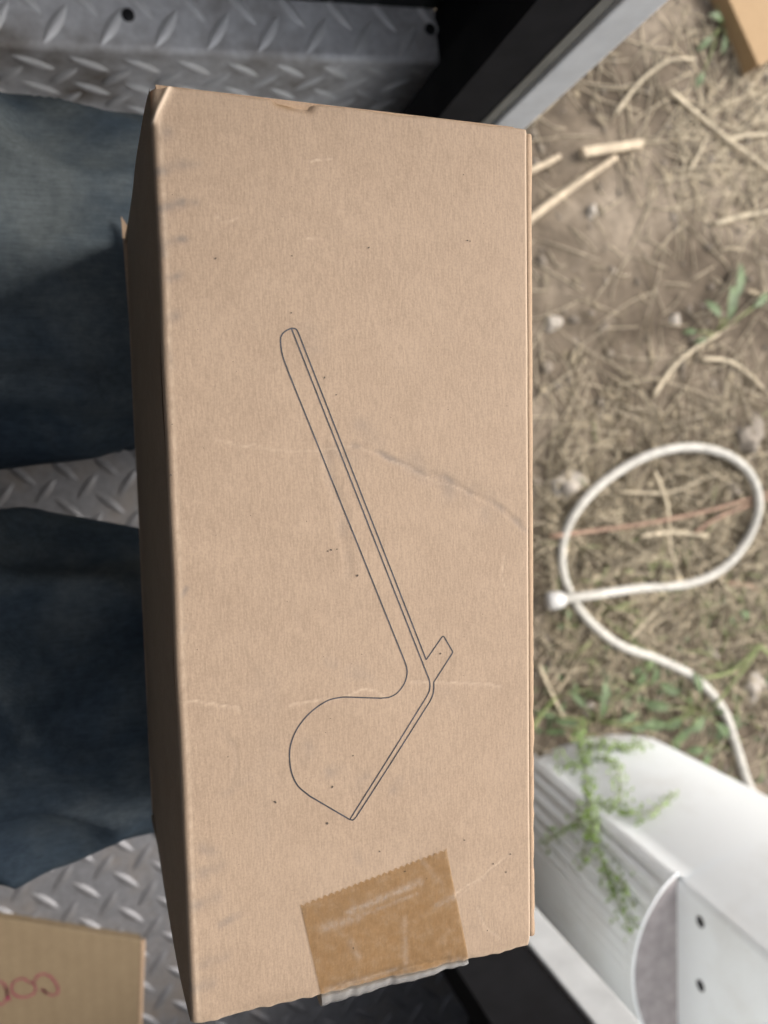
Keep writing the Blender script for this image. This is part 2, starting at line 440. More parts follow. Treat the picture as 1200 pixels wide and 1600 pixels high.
# door jambs, banded from outside in: white frame, seal gap, grey strip, black liner
def jamb(v0, sgn, white, bands):
    w = lambda u0, u1, d0, d1: MB().box(u0, u1, min(v0 + sgn * d0, v0 + sgn * d1), max(v0 + sgn * d0, v0 + sgn * d1), .001, 1.878)
    j = w(UD - white, UD + .003, 0, .046).build('door_jamb', JAMB_W, trailer, bevel=.0025)
    for nm, mt, a, b, dep in bands:
        w(UD - b, UD - a - .0005, dep, .044).build(nm, mt, j)
jamb(VA, 1, .031, [('seal', RUBBER, .031, .035, .008), ('inner_strip', JAMB_G, .035, .045, .002), ('jamb_liner', BLACKP, .045, .090, .003)])
jamb(VB, -1, .037, [('seal', RUBBER, .037, .041, .006), ('jamb_liner', BLACKP, .041, .125, .003)])
for a_, b_ in ((VA + .048, VW + .06), (-1.40, VB - .048)):
    MB().box(UD - .0035, UD + .002, a_, b_, -.03, TOPZ).build('added_outer_skin', JAMB_W, trailer)  # unseen white panels, added to bounce daylight onto the housing
MB().box(UD - .0035, UD + .002, VB - .047, VA + .047, 1.882, TOPZ).build('added_outer_skin', JAMB_W, trailer)  # same added bounce surface above the doorway
MB().box(UD - .05, UD + .012, VB + .001, VA - .001, .0015, .008).build('door_sill', JAMB_G, trailer)
for q in (-1.0, -.2):
    MB().box(q, q + .08, -1.2, VW - .1, GZ + .25, -.031).build('chassis_rail', RUBBER, trailer)
for u_, v_ in ((-1.55, -1.2), (.18, -1.2), (-1.55, .2), (.18, .25)):
    MB().box(u_, u_ + .08, v_, v_ + .08, GZ - .03, -.031).build('support_leg', RUBBER, trailer)

# ------------------------------------------------------------------ the big cardboard box held on the lap
bx0, bx1, by0, by1, bz0 = .0085, .1425, -.1965, .1275, .505
carton = empty('cardboard_box', (bx0, by0, bz0))
tag(carton, 'long tan cardboard box with line drawing of golf club shape, resting on the jeans', 'box')
OFF = np.array([bx0, by0, bz0])
def top_xy(px, py): return at(px, py, BOX_TOP)[:2]
def seg_d(X, Y, a, b):
    a, b = np.asarray(a), np.asarray(b); d = b - a; t = np.clip(((X - a[0]) * d[0] + (Y - a[1]) * d[1]) / (d @ d), 0, 1)
    return np.hypot(X - a[0] - t * d[0], Y - a[1] - t * d[1]), t
def poly_d(X, Y, pts):
    D = np.full(X.shape, 9.0)
    X = X + .0011 * WOB1; Y = Y + .0011 * WOB2
    for a, b in zip(pts[:-1], pts[1:]): D = np.minimum(D, seg_d(X, Y, top_xy(*a), top_xy(*b))[0])
    return D
def vnoise(X, Y, s, seed=0):
    return np.array([noise.noise(Vector((x * s, y * s, seed))) for x, y in zip(X, Y)])
creases = [   # picture polyline, depth (m), width (m), paleness, grey stain doubling as painted crease shadow
    ([(335, 687), (415, 700), (470, 707), (545, 697)], .00004, .0008, .18, 0),
    ([(545, 695), (600, 712), (640, 735), (690, 748), (720, 768), (760, 785), (800, 815), (822, 835)], .00012, .0010, .0, .40),
    ([(560, 702), (615, 722), (655, 742), (705, 764), (745, 778)], .00008, .0006, .14, .0),
    ([(640, 728), (690, 760), (735, 772), (760, 800)], .00010, .0034, .0, .26),
    ([(275, 1095), (330, 1097), (368, 1105), (372, 1114)], .00008, .0008, .28, 0),
    ([(450, 1102), (490, 1096), (530, 1092), (560, 1078), (585, 1082), (600, 1090)], .00008, .0008, .28, 0),
    ([(640, 1066), (700, 1068), (780, 1075)], .00006, .0010, .22, .05),
    ([(500, 700), (530, 800), (540, 900)], .00015, .0020, 0, .14),
    ([(335, 340), (352, 352), (370, 342)], .0001, .0006, .3, 0),
    ([(478, 252), (512, 247)], .0001, .0006, .45, 0), ([(475, 373), (500, 371)], .0001, .0005, .35, 0),
    ([(710, 1398), (740, 1378), (790, 1340)], .00015, .0006, .35, .0), ([(720, 1400), (775, 1352), (800, 1330)], .0001, .0005, .2, .1),
    ([(745, 1420), (755, 1443), (770, 1455), (782, 1465)], .00010, .0006, .22, .16),
    ([(735, 1503), (765, 1501), (800, 1497)], .0003, .0012, .35, .05), ([(510, 1550), (590, 1525), (700, 1500)], .00012, .0012, .3, .0),
    ([(348, 1140), (365, 1160), (368, 1200), (355, 1240)], .00005, .0007, 0, .12),
    ([(782, 870), (778, 900), (782, 915)], .00008, .0005, .35, .05), ([(456, 960), (470, 985)], .00005, .001, .0, .08),
]
smudges = [((250, 210), (258, 207), .0022, .38), ((248, 268), (285, 256), .0016, .55), ((280, 258), (310, 256), .0012, .3), ((252, 326), (282, 316), .0018, .58),
           ((280, 318), (305, 316), .0012, .25), ((250, 342), (254, 398), .0013, .35), ((258, 380), (286, 373), .0014, .5), ((262, 436), (280, 428), .0014, .5),
           ((262, 500), (275, 492), .0016, .3), ((262, 545), (270, 575), .001, .25), ((285, 930), (290, 920), .001, .4), ((286, 985), (292, 980), .001, .3),
           ((315, 1328), (335, 1332), .0022, .3), ((300, 1370), (345, 1355), .0022, .25), ((305, 1415), (335, 1405), .0022, .4), ((345, 1445), (372, 1430), .0014, .32),
           ((300, 1512), (352, 1495), .0020, .28), ((300, 1545), (330, 1535), .0024, .3), ((560, 668), (575, 690), .004, .17), ((545, 1050), (575, 1055), .0025, .2),
           ((510, 1035), (520, 1038), .002, .2), ((478, 1165), (475, 1180), .003, .22), ((515, 1205), (525, 1208), .0025, .28), ((560, 1225), (566, 1215), .003, .18),
           ((612, 1235), (620, 1220), .002, .2), ((690, 1085), (710, 1095), .003, .14), ((650, 1210), (665, 1230), .004, .1), ((350, 1240), (390, 1215), .002, .12),
           ((476, 518), (482, 545), .004, .15), ((555, 1330), (560, 1345), .0016, .22), ((520, 705), (560, 720), .003, .16), ((410, 1050), (420, 1300), .006, .06)]
def top_height(X, Y):
    h = .00035 * vnoise(X, Y, 14) + .00018 * vnoise(X, Y, 45, 3)
    for pts, dep, wid, pale, st in creases:
        D = poly_d(X, Y, pts); h = h - dep * np.exp(-(D / wid) ** 2) + .5 * dep * np.exp(-((D - 1.8 * wid) / wid) ** 2)
    # dog-eared corner
    D, t = seg_d(X, Y, top_xy(266, 130), top_xy(239, 192)); a = np.array(top_xy(266, 130)); b = np.array(top_xy(239, 192))
    side = (X - a[0]) * (b[1] - a[1]) - (Y - a[1]) * (b[0] - a[0])
    inc = side > 0 if ((bx0 - a[0]) * (b[1] - a[1]) - (by1 - a[1]) * (b[0] - a[0])) > 0 else side < 0
    h = h + .0010 * np.exp(-(D / .0011) ** 2) - np.where(inc, np.minimum(D, .006) * .45, 0)
    # rolled edges
    for d_, r_ in ((X - bx0, .0026), (by1 - Y, .0012), (Y - by0, .0016), (bx1 - X, .0007)):
        e = np.clip(1 - d_ / r_, 0, 1); h = h - r_ * (1 - np.sqrt(np.clip(1 - e * e, 0, 1)))
    # torn nick in the far edge
    d1, _ = seg_d(X, Y, top_xy(430, 153), top_xy(472, 163)); h = h - .0024 * np.exp(-(d1 / .0020) ** 2)
    # worn near edge
    h = h - .0010 * np.exp(-(np.clip(Y - by0, 0, 1) / .004) ** 2) * (1 + .8 * vnoise(X, Y, 90, 5))
    return h
nX, nY = 190, 452
tt = np.linspace(0, 1, nX); xs = bx0 + (bx1 - bx0) * (tt - .012 * np.sin(2 * math.pi * tt))
ys = np.linspace(by0, by1, nY)
XX, YY = [a.ravel() for a in np.meshgrid(xs, ys)]
WOB1 = vnoise(XX, YY, 110, 11) + .5 * vnoise(XX, YY, 300, 12); WOB2 = vnoise(XX, YY, 110, 13) + .5 * vnoise(XX, YY, 300, 14)
HH = top_height(XX, YY)
# slightly wandering outline
nl = vnoise(np.zeros_like(YY), YY, 22, 9); nt2 = vnoise(XX, np.zeros_like(XX), 60, 4); 
eL = np.exp(-((XX - bx0) / .006) ** 2); eT = np.exp(-((by1 - YY) / .004) ** 2); eB = np.exp(-((YY - by0) / .004) ** 2)
PX = XX + eL * .0007 * nl + (XX - bx0) / (bx1 - bx0) * (YY - by0) / (by1 - by0) * .0042; PY = YY + eT * .0006 * nt2 + eB * (.0003 * nt2 + .0006 * vnoise(XX, YY, 260, 1))
tv = np.stack([PX, PY, BOX_TOP + HH], 1) - OFF
tf = [(j * nX + i, j * nX + i + 1, (j + 1) * nX + i + 1, (j + 1) * nX + i) for j in range(nY - 1) for i in range(nX - 1)]
top = mesh_obj('top_panel', tv, tf, CARD, carton, smooth=True)
mk = np.zeros((len(XX), 4), np.float32); mk[:, 3] = 1
rag = .6 + .7 * vnoise(XX, YY, 420, 2); rag2 = np.clip(.55 + 1.3 * vnoise(XX, YY, 160, 6), 0, 1.3)
for pts, dep, wid, pale, st in creases:
    D = poly_d(XX, YY, pts)
    mk[:, 1] = np.maximum(mk[:, 1], pale * np.exp(-(D / (wid * .45)) ** 2) * np.clip(rag, 0, 1))
    mk[:, 0] = np.maximum(mk[:, 0], st * np.exp(-((D) / (wid * 1.2)) ** 2) * rag2)
for a, b, w_, s_ in smudges:
    D, t = seg_d(XX, YY, top_xy(*a), top_xy(*b)); mk[:, 0] = np.maximum(mk[:, 0], min(.8, 1.25 * s_) * np.exp(-(D / w_) ** 2) * np.clip(.25 + rag2 * rag, 0, 1))
D, t = seg_d(XX, YY, top_xy(266, 131), top_xy(240, 190)); mk[:, 1] = np.maximum(mk[:, 1], .9 * np.exp(-(D / .0007) ** 2))  # highlight of the corner crease, painted pale
D, t = seg_d(XX, YY, top_xy(431, 153), top_xy(447, 158)); mk[:, 2] = np.maximum(mk[:, 2], np.exp(-(D / .0022) ** 2) * np.clip(.7 + rag2 * .4, 0, 1))
D, t = seg_d(XX, YY, top_xy(450, 161), top_xy(474, 156)); mk[:, 1] = np.maximum(mk[:, 1], .8 * np.exp(-(D / .0008) ** 2))
mk[:, 1] = np.maximum(mk[:, 1], .5 * np.exp(-((YY - by0) / .0013) ** 2) * np.clip(rag, 0, 1))
mk[:, 1] = np.maximum(mk[:, 1], .45 * np.exp(-((bx1 - XX) / .0007) ** 2))
mk[:, 1] = np.maximum(mk[:, 1], .25 * np.exp(-((XX - bx0 - .0028) / .0007) ** 2) * np.clip(rag, 0, 1))
mk[:, :3] = np.clip(mk[:, :3], 0, 1)
at_ = top.data.attributes.new('marks', 'FLOAT_COLOR', 'POINT'); at_.data.foreach_set('color', mk.ravel())
# near (lap side) panel, bulging a little, leaning out towards the bottom
sv, sf = [], []; n1, n2 = 90, 22
for j in range(n1 + 1):
    y = by0 + .0005 + (by1 - by0 - .001) * j / n1; k = (j / n1)
    for i in range(n2 + 1):
        t = i / n2; z = BOX_TOP - .0022 - (BOX_TOP - .0022 - bz0) * t
        bul = .0022 * math.sin(math.pi * t) * math.sin(math.pi * min(max(k * 1.02, 0), 1)) ** .6
        x = bx0 - .010 * t ** .8 - bul + .0006 * noise.noise(Vector((y * 25, z * 20, 2)))
        x += -.0007 * 0 + .0007 * noise.noise(Vector((0, y * 22, 9))) * (1 - t)
        sv.append((x - OFF[0], y - OFF[1], z - OFF[2]))
sf = [(j * (n2 + 1) + i, (j + 1) * (n2 + 1) + i, (j + 1) * (n2 + 1) + i + 1, j * (n2 + 1) + i + 1) for j in range(n1) for i in range(n2)]
mesh_obj('side_panel', sv, sf, CARD_SIDE, carton, smooth=True)
W, LN, HT = bx1 - bx0, by1 - by0, BOX_TOP - bz0
MB().box(W - .004, W - .0005, .002, LN - .002, 0, HT - .004).build('side_panel', CARD_SIDE, carton)
MB().hexa([(-.011, LN - .0035, 0), (W - .001, LN - .0035, 0), (W - .001, LN - .0006, 0), (-.011, LN - .0006, 0),
           (.002, LN - .0035, HT - .003), (W - .001, LN - .0035, HT - .003), (W - .001, LN + .0004, HT - .0012), (.002, LN + .0004, HT - .0012)]).build('end_panel', CARD_SIDE, carton)
MB().hexa([(-.011, .0008, 0), (W - .001, .0008, 0), (W - .001, .0035, 0), (-.011, .0035, 0),
           (.002, .0008, HT - .004), (W - .001, .0008, HT - .004), (W - .001, .0035, HT - .004), (.002, .0035, HT - .004)]).build('end_panel', CARD_SIDE, carton)
MB().box(-.0105, W - .0045, .004, LN - .004, -.003, -.0002).build('bottom_panel', CARD_SIDE, carton)
# folded double edge along the outer long side
rim = MB(); rp = []; rr = []
fe, ff = [], []; ns = 140
for j in range(ns + 1):
    y = .004 + (LN - .0055) * j / ns
    wv = .0005 * noise.noise(Vector((0, y * 40, 4))); lowr = 1 if y < .12 else 0
    tear = lowr * .0007 * max(0, noise.noise(Vector((3, y * 130, 1))))
    for (x, z) in ((W - .0006, -.0040), (W + .0000, -.0019), (W + .0009, -.0011), (W + .0021, -.0012), (W + .0030 - tear + wv, -.0022 - tear), (W + .0031 - tear + wv, -.006), (W + .0026, -.03)):
        fe.append((x + .0042 * y / LN, y, HT + z))
ff = [(j * 7 + i, j * 7 + i + 1, (j + 1) * 7 + i + 1, (j + 1) * 7 + i) for j in range(ns) for i in range(6)]
ff += [tuple(range(6, -1, -1)), tuple(range(ns * 7, ns * 7 + 7))]
mesh_obj('folded_edge', fe, ff, CARD_SIDE, carton, smooth=True)
# loose bottom flap poking out on the lap side
fa = [at(189, 335, .508), at(207, 572, .508)]
MB().hexa([(fa[0][0] - OFF[0], fa[0][1] - OFF[1], -.003), (fa[1][0] - OFF[0], fa[1][1] - OFF[1] + .006, -.003), (-.006, fa[1][1] - OFF[1], -.003), (-.006, fa[0][1] - OFF[1] - .01, -.003),
           (fa[0][0] - OFF[0], fa[0][1] - OFF[1], .0), (fa[1][0] - OFF[0], fa[1][1] - OFF[1] + .006, .0), (-.006, fa[1][1] - OFF[1], .0), (-.006, fa[0][1] - OFF[1] - .01, .0)]).build('bottom_flap', CARD_SIDE, carton)

bvh_top = BVHTree.FromPolygons([tuple(v) for v in tv], tf)
def on_top(px, py, lift=.00012):
    """local point on the top panel below a surveyed mark"""
    q = top_xy(px, py) - OFF[:2]
    hit = bvh_top.ray_cast(Vector((q[0], q[1], HT + .05)), Vector((0, 0, -1)))
    z = hit[0].z if hit[0] else HT
    return Vector((q[0], q[1], z + lift))
# printed line drawing: thin ink ribbons lying on the panel
def c4(pts): return [(400 + x / 4, 480 + y / 4) for x, y in pts]
def c5(pts): return [(430 + x / 3.75, 950 + y / 3.75) for x, y in pts]
def line(a, b, n=30): return [(a[0] + (b[0] - a[0]) * i / n, a[1] + (b[1] - a[1]) * i / n) for i in range(n + 1)]
def curve(pts, n=8): return [tuple(p) for p in spline(pts, n)]
s_left = curve(c4([(223, 131), (185, 149), (160, 175), (153, 215), (165, 300), (200, 400)])) + line(c4([(200, 400)])[0], c5([(740, 265)])[0], 50) \
    + curve(c5([(740, 265), (765, 330), (773, 380), (757, 440), (718, 493), (672, 520), (618, 527)])) + line(c5([(618, 527)])[0], c5([(440, 521)])[0], 12) \
    + curve(c5([(440, 521), (385, 523), (300, 545), (205, 612), (132, 700), (93, 790), (84, 870), (95, 960), (132, 1040), (200, 1100)])) + line(c5([(200, 1100)])[0], c5([(432, 1236)])[0], 12) \
    + curve(c5([(432, 1236), (455, 1241), (475, 1222)])) + line(c5([(475, 1222)])[0], c5([(908, 545)])[0], 30) + curve(c5([(908, 545), (923, 510), (929, 475), (930, 433)])) \
    + line(c5([(930, 433)])[0], c5([(1036, 268)])[0], 10) + curve(c5([(1036, 268), (1040, 258), (1036, 249)])) + line(c5([(1036, 249)])[0], c5([(992, 172)])[0], 6) + curve(c5([(992, 172), (984, 166), (976, 172)])) \
    + line(c5([(976, 172)])[0], c5([(885, 303)])[0], 10) 
s_right = curve(c4([(223, 131), (250, 138), (264, 160)])) + line(c4([(264, 160)])[0], c5([(885, 303)])[0], 60)
s_mid = line(c4([(221, 133)])[0], c5([(888, 383)])[0], 60) + curve(c5([(888, 383), (905, 430), (905, 478), (890, 515)])) + line(c5([(890, 515)])[0], c5([(438, 1236)])[0], 30)
ink = MB(); HWI = .00025
for st in (s_left, s_right, s_mid):
    pts = [on_top(*p) for p in st]; q = [pts[0]]
    for p in pts[1:]:
        if (p - q[-1]).length > .0003: q.append(p)
    vs = []
    for i, p in enumerate(q):
        t = (q[min(i + 1, len(q) - 1)] - q[max(i - 1, 0)]); t.z = 0; t.normalize(); nn = Vector((-t.y, t.x, 0)) * HWI
        vs += [p + nn, p - nn]
    ink.add(vs, [(2 * i, 2 * i + 1, 2 * i + 3, 2 * i + 2) for i in range(len(q) - 1)])
io = ink.build('printed_drawing', INK, top); tag(io, label='thin black outline drawing of a golf club head and shaft')
# small dark flecks in the paper
flk = MB()
spots = [(517, 859, 1.6), (512, 861, 1.1), (526, 858, 1.2), (558, 899, 2), (430, 1253, 1.9), (511, 1286, 2.4), (519, 1229, 1.8), (632, 1361, 1.7), (725, 1312, 1.4), (593, 1330, 1.3), (455, 489, 1.3),
         (507, 590, 1.4), (688, 1021, 1.8), (525, 617, 1.2), (456, 400, 1.2), (337, 404, 1.4), (576, 387, 1.4), (730, 376, 1.3), (734, 377, 1.0), (551, 1180, 1.2), (318, 700, .9), (516, 1122, .9), (770, 1349, 1.7),
         (797, 1334, 1.5), (790, 1362, 1.6), (761, 1453, 1.2), (552, 1481, 1.6), (666, 1372, 1.1), (428, 1252, 1.0), (356, 1182, 1.0), (267, 742, 1.4), (269, 663, 1.0), (724, 273, 1.2), (565, 1022, .9), (700, 640, .8)]
for _ in range(70): spots.append((random.uniform(260, 815), random.uniform(160, 1470), random.uniform(.35, .75)))
for px, py, r_ in spots:
    p = on_top(px, py, .0003); r0 = r_ * .00019; a0 = random.uniform(0, 6.3); st = random.uniform(1, 1.9)
    vs = [p] + [p + Vector((math.cos(a0) * math.cos(k) * r0 * st - math.sin(a0) * math.sin(k) * r0, math.sin(a0) * math.cos(k) * r0 * st + math.cos(a0) * math.sin(k) * r0, 0)) for k in np.arange(0, 6.2, 1.05)]
    flk.add(vs, [(0, 1 + i, 1 + (i + 1) % 6) for i in range(6)])
tag(flk.build('paper_flecks', FLECK, top), kind='stuff')
# brown packing tape, saw-tooth cut end, curling past the near edge
tc = [np.array(top_xy(*p)) for p in ((470, 1415), (697, 1327), (733, 1513), (503, 1566))]
for q in (2, 3): tc[q][1] = by0 + .0006   # far-left, far-right, near-right, near-left
nu_, nv_ = 150, 90
AIR = [((505, 1450), (560, 1432), .0018, .75), ((545, 1425), (655, 1378), .0016, .9), ((520, 1446), (650, 1396), .0009, .6), ((695, 1405), (735, 1385), .0014, .6), ((680, 1414), (710, 1402), .0012, .7),
       ((632, 1435), (634, 1525), .0012, .5), ((512, 1548), (580, 1528), .0016, .7), ((575, 1530), (620, 1515), .001, .6), ((690, 1512), (728, 1500), .0018, .7), ((505, 1556), (730, 1506), .0010, .8), ((548, 1470), (560, 1495), .0014, .5), ((660, 1345), (690, 1380), .001, .35)]
vs, clr, zl = [], [], {}
for j in range(nv_ + 1):
    for i in range(nu_ + 1):
        s_, t = i / nu_, j / nv_
        if t <= .8:
            r_ = t / .8
            p = (tc[0] * (1 - s_) + tc[1] * s_) * (1 - r_) + (tc[3] * (1 - s_) + tc[2] * s_) * r_
            if j == 0: p = p + np.array([0, .0011 * abs((i % 6) - 3) / 3 - .0005])
            q = p - OFF[:2]
            hit = bvh_top.ray_cast(Vector((q[0], max(q[1], .0005), HT + .05)), Vector((0, 0, -1)))
            z = (hit[0].z if hit[0] else HT) + .00035 + .00012 * abs(noise.noise(Vector((p[0] * 300, p[1] * 90, 0))))
            if r_ > .985: z += .0002
            air = 0.0
            for (ax_, ay_), (bx_, by_), w_, k_ in AIR:
                da = float(seg_d(np.array([p[0]]), np.array([p[1]]), top_xy(ax_, ay_), top_xy(bx_, by_))[0][0]); air = max(air, k_ * math.exp(-(da / w_) ** 2))
            air *= max(0, min(1, .75 + .5 * noise.noise(Vector((p[0] * 260, p[1] * 260, 3))) + .9 * noise.noise(Vector((p[0] * 800, p[1] * 800, 3)))))
            zl[i] = z
            vs.append((q[0], q[1], z)); clr.append(min(1, .65 * air) if r_ < .985 else .5)
        else:
            r_ = (t - .8) / .2
            e = tc[3] * (1 - s_) + tc[2] * s_ - OFF[:2]
            out = (.0092 * (1 - s_) + .0048 * s_) * math.sin(min(r_ * 1.5, 1) * math.pi / 2) + .0005 * noise.noise(Vector((s_ * 14, r_ * 3, 1)))
            z = zl[i] - .020 * r_ ** 1.6 + .0011 * math.sin(min(1, r_ * 2.5) * math.pi) + .0007 * min(1, r_ * 4) * noise.noise(Vector((s_ * 9, r_ * 2, 5)))
            vs.append((e[0] + .0012 * r_, e[1] - out, z)); clr.append(1.0)
fs = [((j + 1) * (nu_ + 1) + i, (j + 1) * (nu_ + 1) + i + 1, j * (nu_ + 1) + i + 1, j * (nu_ + 1) + i) for j in range(nv_) for i in range(nu_)]
tape = mesh_obj('packing_tape', vs, fs, TAPE, carton, smooth=True)
ca = tape.data.attributes.new('clear', 'FLOAT', 'POINT'); ca.data.foreach_set('value', np.array(clr, np.float32))
tag(tape, label='brown translucent packing tape with saw-toothed cut end')

# ------------------------------------------------------------------ the seated person
person = empty('person', (-.40, -.02, 0))
tag(person, 'seated person in dark blue denim jeans with the long box across both thighs', 'person')
def ring_tube(path, n=28):
    """path: (center, rx across, rz along normal)"""
    vs, fs = [], []
    for i, (c, a, b) in enumerate(path):
        p0 = Vector(path[max(i - 1, 0)][0]); p1 = Vector(path[min(i + 1, len(path) - 1)][0]); t = (p1 - p0).normalized()
        s = Vector((0, 1, 0)); s = (s - t * s.dot(t)).normalized(); w = t.cross(s)
        for k in range(n):
            q = 2 * math.pi * k / n; vs.append(Vector(c) + s * math.cos(q) * a + w * math.sin(q) * b)
    for i in range(len(path) - 1):
        for k in range(n): fs.append((i * n + k, i * n + (k + 1) % n, (i + 1) * n + (k + 1) % n, (i + 1) * n + k))
    fs.append(tuple(reversed(range(n)))); fs.append(tuple(range((len(path) - 1) * n, len(path) * n)))
    return vs, fs
def dense(path, n=5):
    A = np.array([[*c, a, b] for c, a, b in path]); return [((p[0], p[1], p[2]), p[3], p[4]) for p in spline(A, n)]
legs_paths = [
    [((-.42, .095, .40), .115, .095), ((-.30, .102, .405), .110, .095), ((-.16, .111, .413), .111, .086), ((-.08, .116, .416), .111, .080), ((.0, .126, .420), .104, .076), ((.06, .126, .420), .094, .073), ((.13, .120, .418), .076, .070), ((.17, .112, .375), .068, .062),
     ((.165, .105, .28), .066, .062), ((.15, .100, .15), .064, .064), ((.14, .098, .05), .068, .072), ((.14, .098, .03), .068, .072)],
    [((-.42, -.120, .40), .122, .095), ((-.30, -.136, .405), .126, .095), ((-.16, -.137, .413), .122, .086), ((-.08, -.134, .416), .114, .080), ((.0, -.139, .420), .103, .076), ((.06, -.138, .420), .092, .073), ((.13, -.135, .418), .078, .070), ((.17, -.132, .375), .070, .062),
     ((.165, -.128, .28), .066, .062), ((.15, -.124, .15), .064, .064), ((.14, -.12, .05), .068, .072), ((.14, -.12, .03), .068, .072)]]
bodyb = MB()
for lp in legs_paths: bodyb.add(*ring_tube(dense(lp)))
bodyb.add(*ring_tube(dense([((-.44, -.015, .33), .16, .11), ((-.46, -.015, .42), .185, .13), ((-.475, -.015, .52), .175, .12), ((-.475, -.015, .64), .16, .105), ((-.445, -.015, .80), .185, .115), ((-.41, -.015, .92), .19, .105), ((-.385, -.015, .99), .12, .075), ((-.365, -.015, 1.03), .058, .058), ((-.335, -.015, 1.10), .054, .056)])))
arms = []
for sg in (1, -1):
    arms.append([((-.40, -.015 + sg * .15, .94), .062, .062), ((-.40, -.015 + sg * .205, .93), .060, .060), ((-.44, -.015 + sg * .24, .82), .050, .050), ((-.50, -.015 + sg * .265, .68), .043, .043), ((-.49, -.015 + sg * .28, .56), .038, .038), ((-.45, -.015 + sg * .275, .46), .028, .028), ((-.44, -.015 + sg * .272, .44), .027, .025)])
    bodyb.add(*ring_tube(dense(arms[-1]), 18))
    hx, hy = -.43, -.015 + sg * .272
    bodyb.add(*ring_tube([((hx - .01, hy, .445), .026, .022), ((hx + .02, hy, .418), .040, .016), ((hx + .07, hy, .408), .043, .014), ((hx + .085, hy, .406), .040, .012)], 14))
    for q, (dy, ln) in enumerate(((-.031, .062), (-.010, .072), (.011, .067), (.031, .052))):
        bodyb.add(*ring_tube([((hx + .07, hy + dy, .407), .0095, .0095), ((hx + .085 + ln * .5, hy + dy * 1.15, .407), .0090, .009), ((hx + .085 + ln, hy + dy * 1.2, .400), .0078, .0075)], 10))
    bodyb.add(*ring_tube([((hx + .012, hy - sg * .03, .412), .012, .012), ((hx + .04, hy - sg * .058, .410), .0105, .010), ((hx + .066, hy - sg * .070, .404), .0085, .008)], 10))
# head
hd = []
bm = bmesh.new(); bmesh.ops.create_uvsphere(bm, u_segments=32, v_segments=24, radius=1)
for v in bm.verts:
    x, y, z = v.co; jaw = 1 - .28 * max(0, -z) ** 1.3
    v.co = Vector((-.308 + x * .098 * (1 - .1 * max(0, -z)), -.015 + y * .076 * jaw, 1.205 + z * .118))
    if x > .8 and abs(y) < .22 and -.25 < z < .15: v.co.x += .022 * (1 - abs(y) / .22) * (1 - (z + .25) / .4 * .6)
    if x > .7 and .05 < z < .25 and .25 < abs(y) < .55: v.co.x -= .008
    if x > .8 and abs(y) < .35 and -.6 < z < -.42: v.co.x += .004
bodyb.add([v.co.copy() for v in bm.verts], [[v.index for v in f_.verts] for f_ in bm.faces]); bm.free()
for sg in (1, -1):
    bodyb.add(*ring_tube([((-.318, -.015 + sg * .070, 1.175), .008, .010), ((-.322, -.015 + sg * .080, 1.20), .010, .018), ((-.322, -.015 + sg * .078, 1.225), .008, .012)], 10))
PO = np.array(person.location)
body = bodyb.build('body', DENIM, person); body.location = -Vector(PO)
rm = body.modifiers.new('remesh', 'REMESH'); rm.mode = 'VOXEL'; rm.voxel_size = .0055; rm.use_smooth_shade = True
sm = body.modifiers.new('smooth', 'SMOOTH'); sm.iterations = 5; sm.factor = .5
dg = bpy.context.evaluated_depsgraph_get(); me2 = bpy.data.meshes.new_from_object(body.evaluated_get(dg)); body.modifiers.clear(); body.data = me2
co = np.empty(len(me2.vertices) * 3); me2.vertices.foreach_get('co', co); co = co.reshape(-1, 3)
no = np.empty(len(me2.vertices) * 3); me2.vertices.foreach_get('normal', no); no = no.reshape(-1, 3)
def fold(x, y, z, side):
    """drapes of loose denim: oblique soft ridges that sharpen towards the knee and crotch"""
    p = Vector((x, y, z))
    a = noise.noise(Vector((x * 7 + y * 9 * side, y * 14 - x * 6 * side, z * 8)))
    r = 1 - abs(noise.noise(Vector((x * 5 - y * 13 * side, y * 11 + x * 9 * side, z * 9 + 4))))
    f_ = noise.noise(p * 34)
    k = 1 - abs(noise.noise(Vector((x * 3.2 + y * 4 * side, y * 6 - x * 5 * side, z * 6 + 9))))
    return .009 * a + .015 * (r ** 5 - .35) + .020 * (k ** 7 - .25) + .0022 * f_
for i in range(len(co)):
    x, y, z = co[i]
    if z < .56 and x > -.62 and not (abs(y + .015) > .232 and x < -.30 and z > .385):
        d = fold(x, y, z, 1 if y > -.012 else -1)
        if z > .40: q_ = min(1, max(0, (x + .07) / .08)); d = d * (1 - q_) + min(d, .002) * .5 * q_       # pressed flat below the box
        co[i] += no[i] * d * (.35 + .65 * min(1, max(0, no[i][2]) * 1.6))
# long inner fold of each thigh
for i in range(len(co)):
    x, y, z = co[i]
    if -.4 < x < .1 and z < .5:
        for yy, sg in ((.028 - .08 * max(0, x + .05), 1), (-.046 + .05 * max(0, x), -1)):
            if z > .36: co[i] += no[i] * .009 * math.exp(-((y - yy - .02 * sg) / .009) ** 2)
zlim = .4985
msk = (co[:, 0] > -.03) & (co[:, 2] > zlim - .004) & (co[:, 2] < .56); co[msk, 2] = np.minimum(co[msk, 2], zlim)
me2.vertices.foreach_set('co', co.ravel()); me2.update()
me2.materials.clear()
for mt in (DENIM, SHIRT, SKIN, HAIR): me2.materials.append(mt)
mi = np.zeros(len(me2.polygons), np.int32); cc = np.empty(len(me2.polygons) * 3); me2.polygons.foreach_get('center', cc); cc = cc.reshape(-1, 3)
arm = (np.abs(cc[:, 1] + .015) > .232) & (cc[:, 0] < -.30) & (cc[:, 2] > .38) & (cc[:, 2] < .60)
mi[(cc[:, 2] > .56) | arm] = 1
mi[arm & (cc[:, 2] < .475)] = 2; mi[cc[:, 2] > 1.04] = 2
mi[(cc[:, 2] > 1.245) | ((cc[:, 2] > 1.13) & (cc[:, 0] < -.33))] = 3
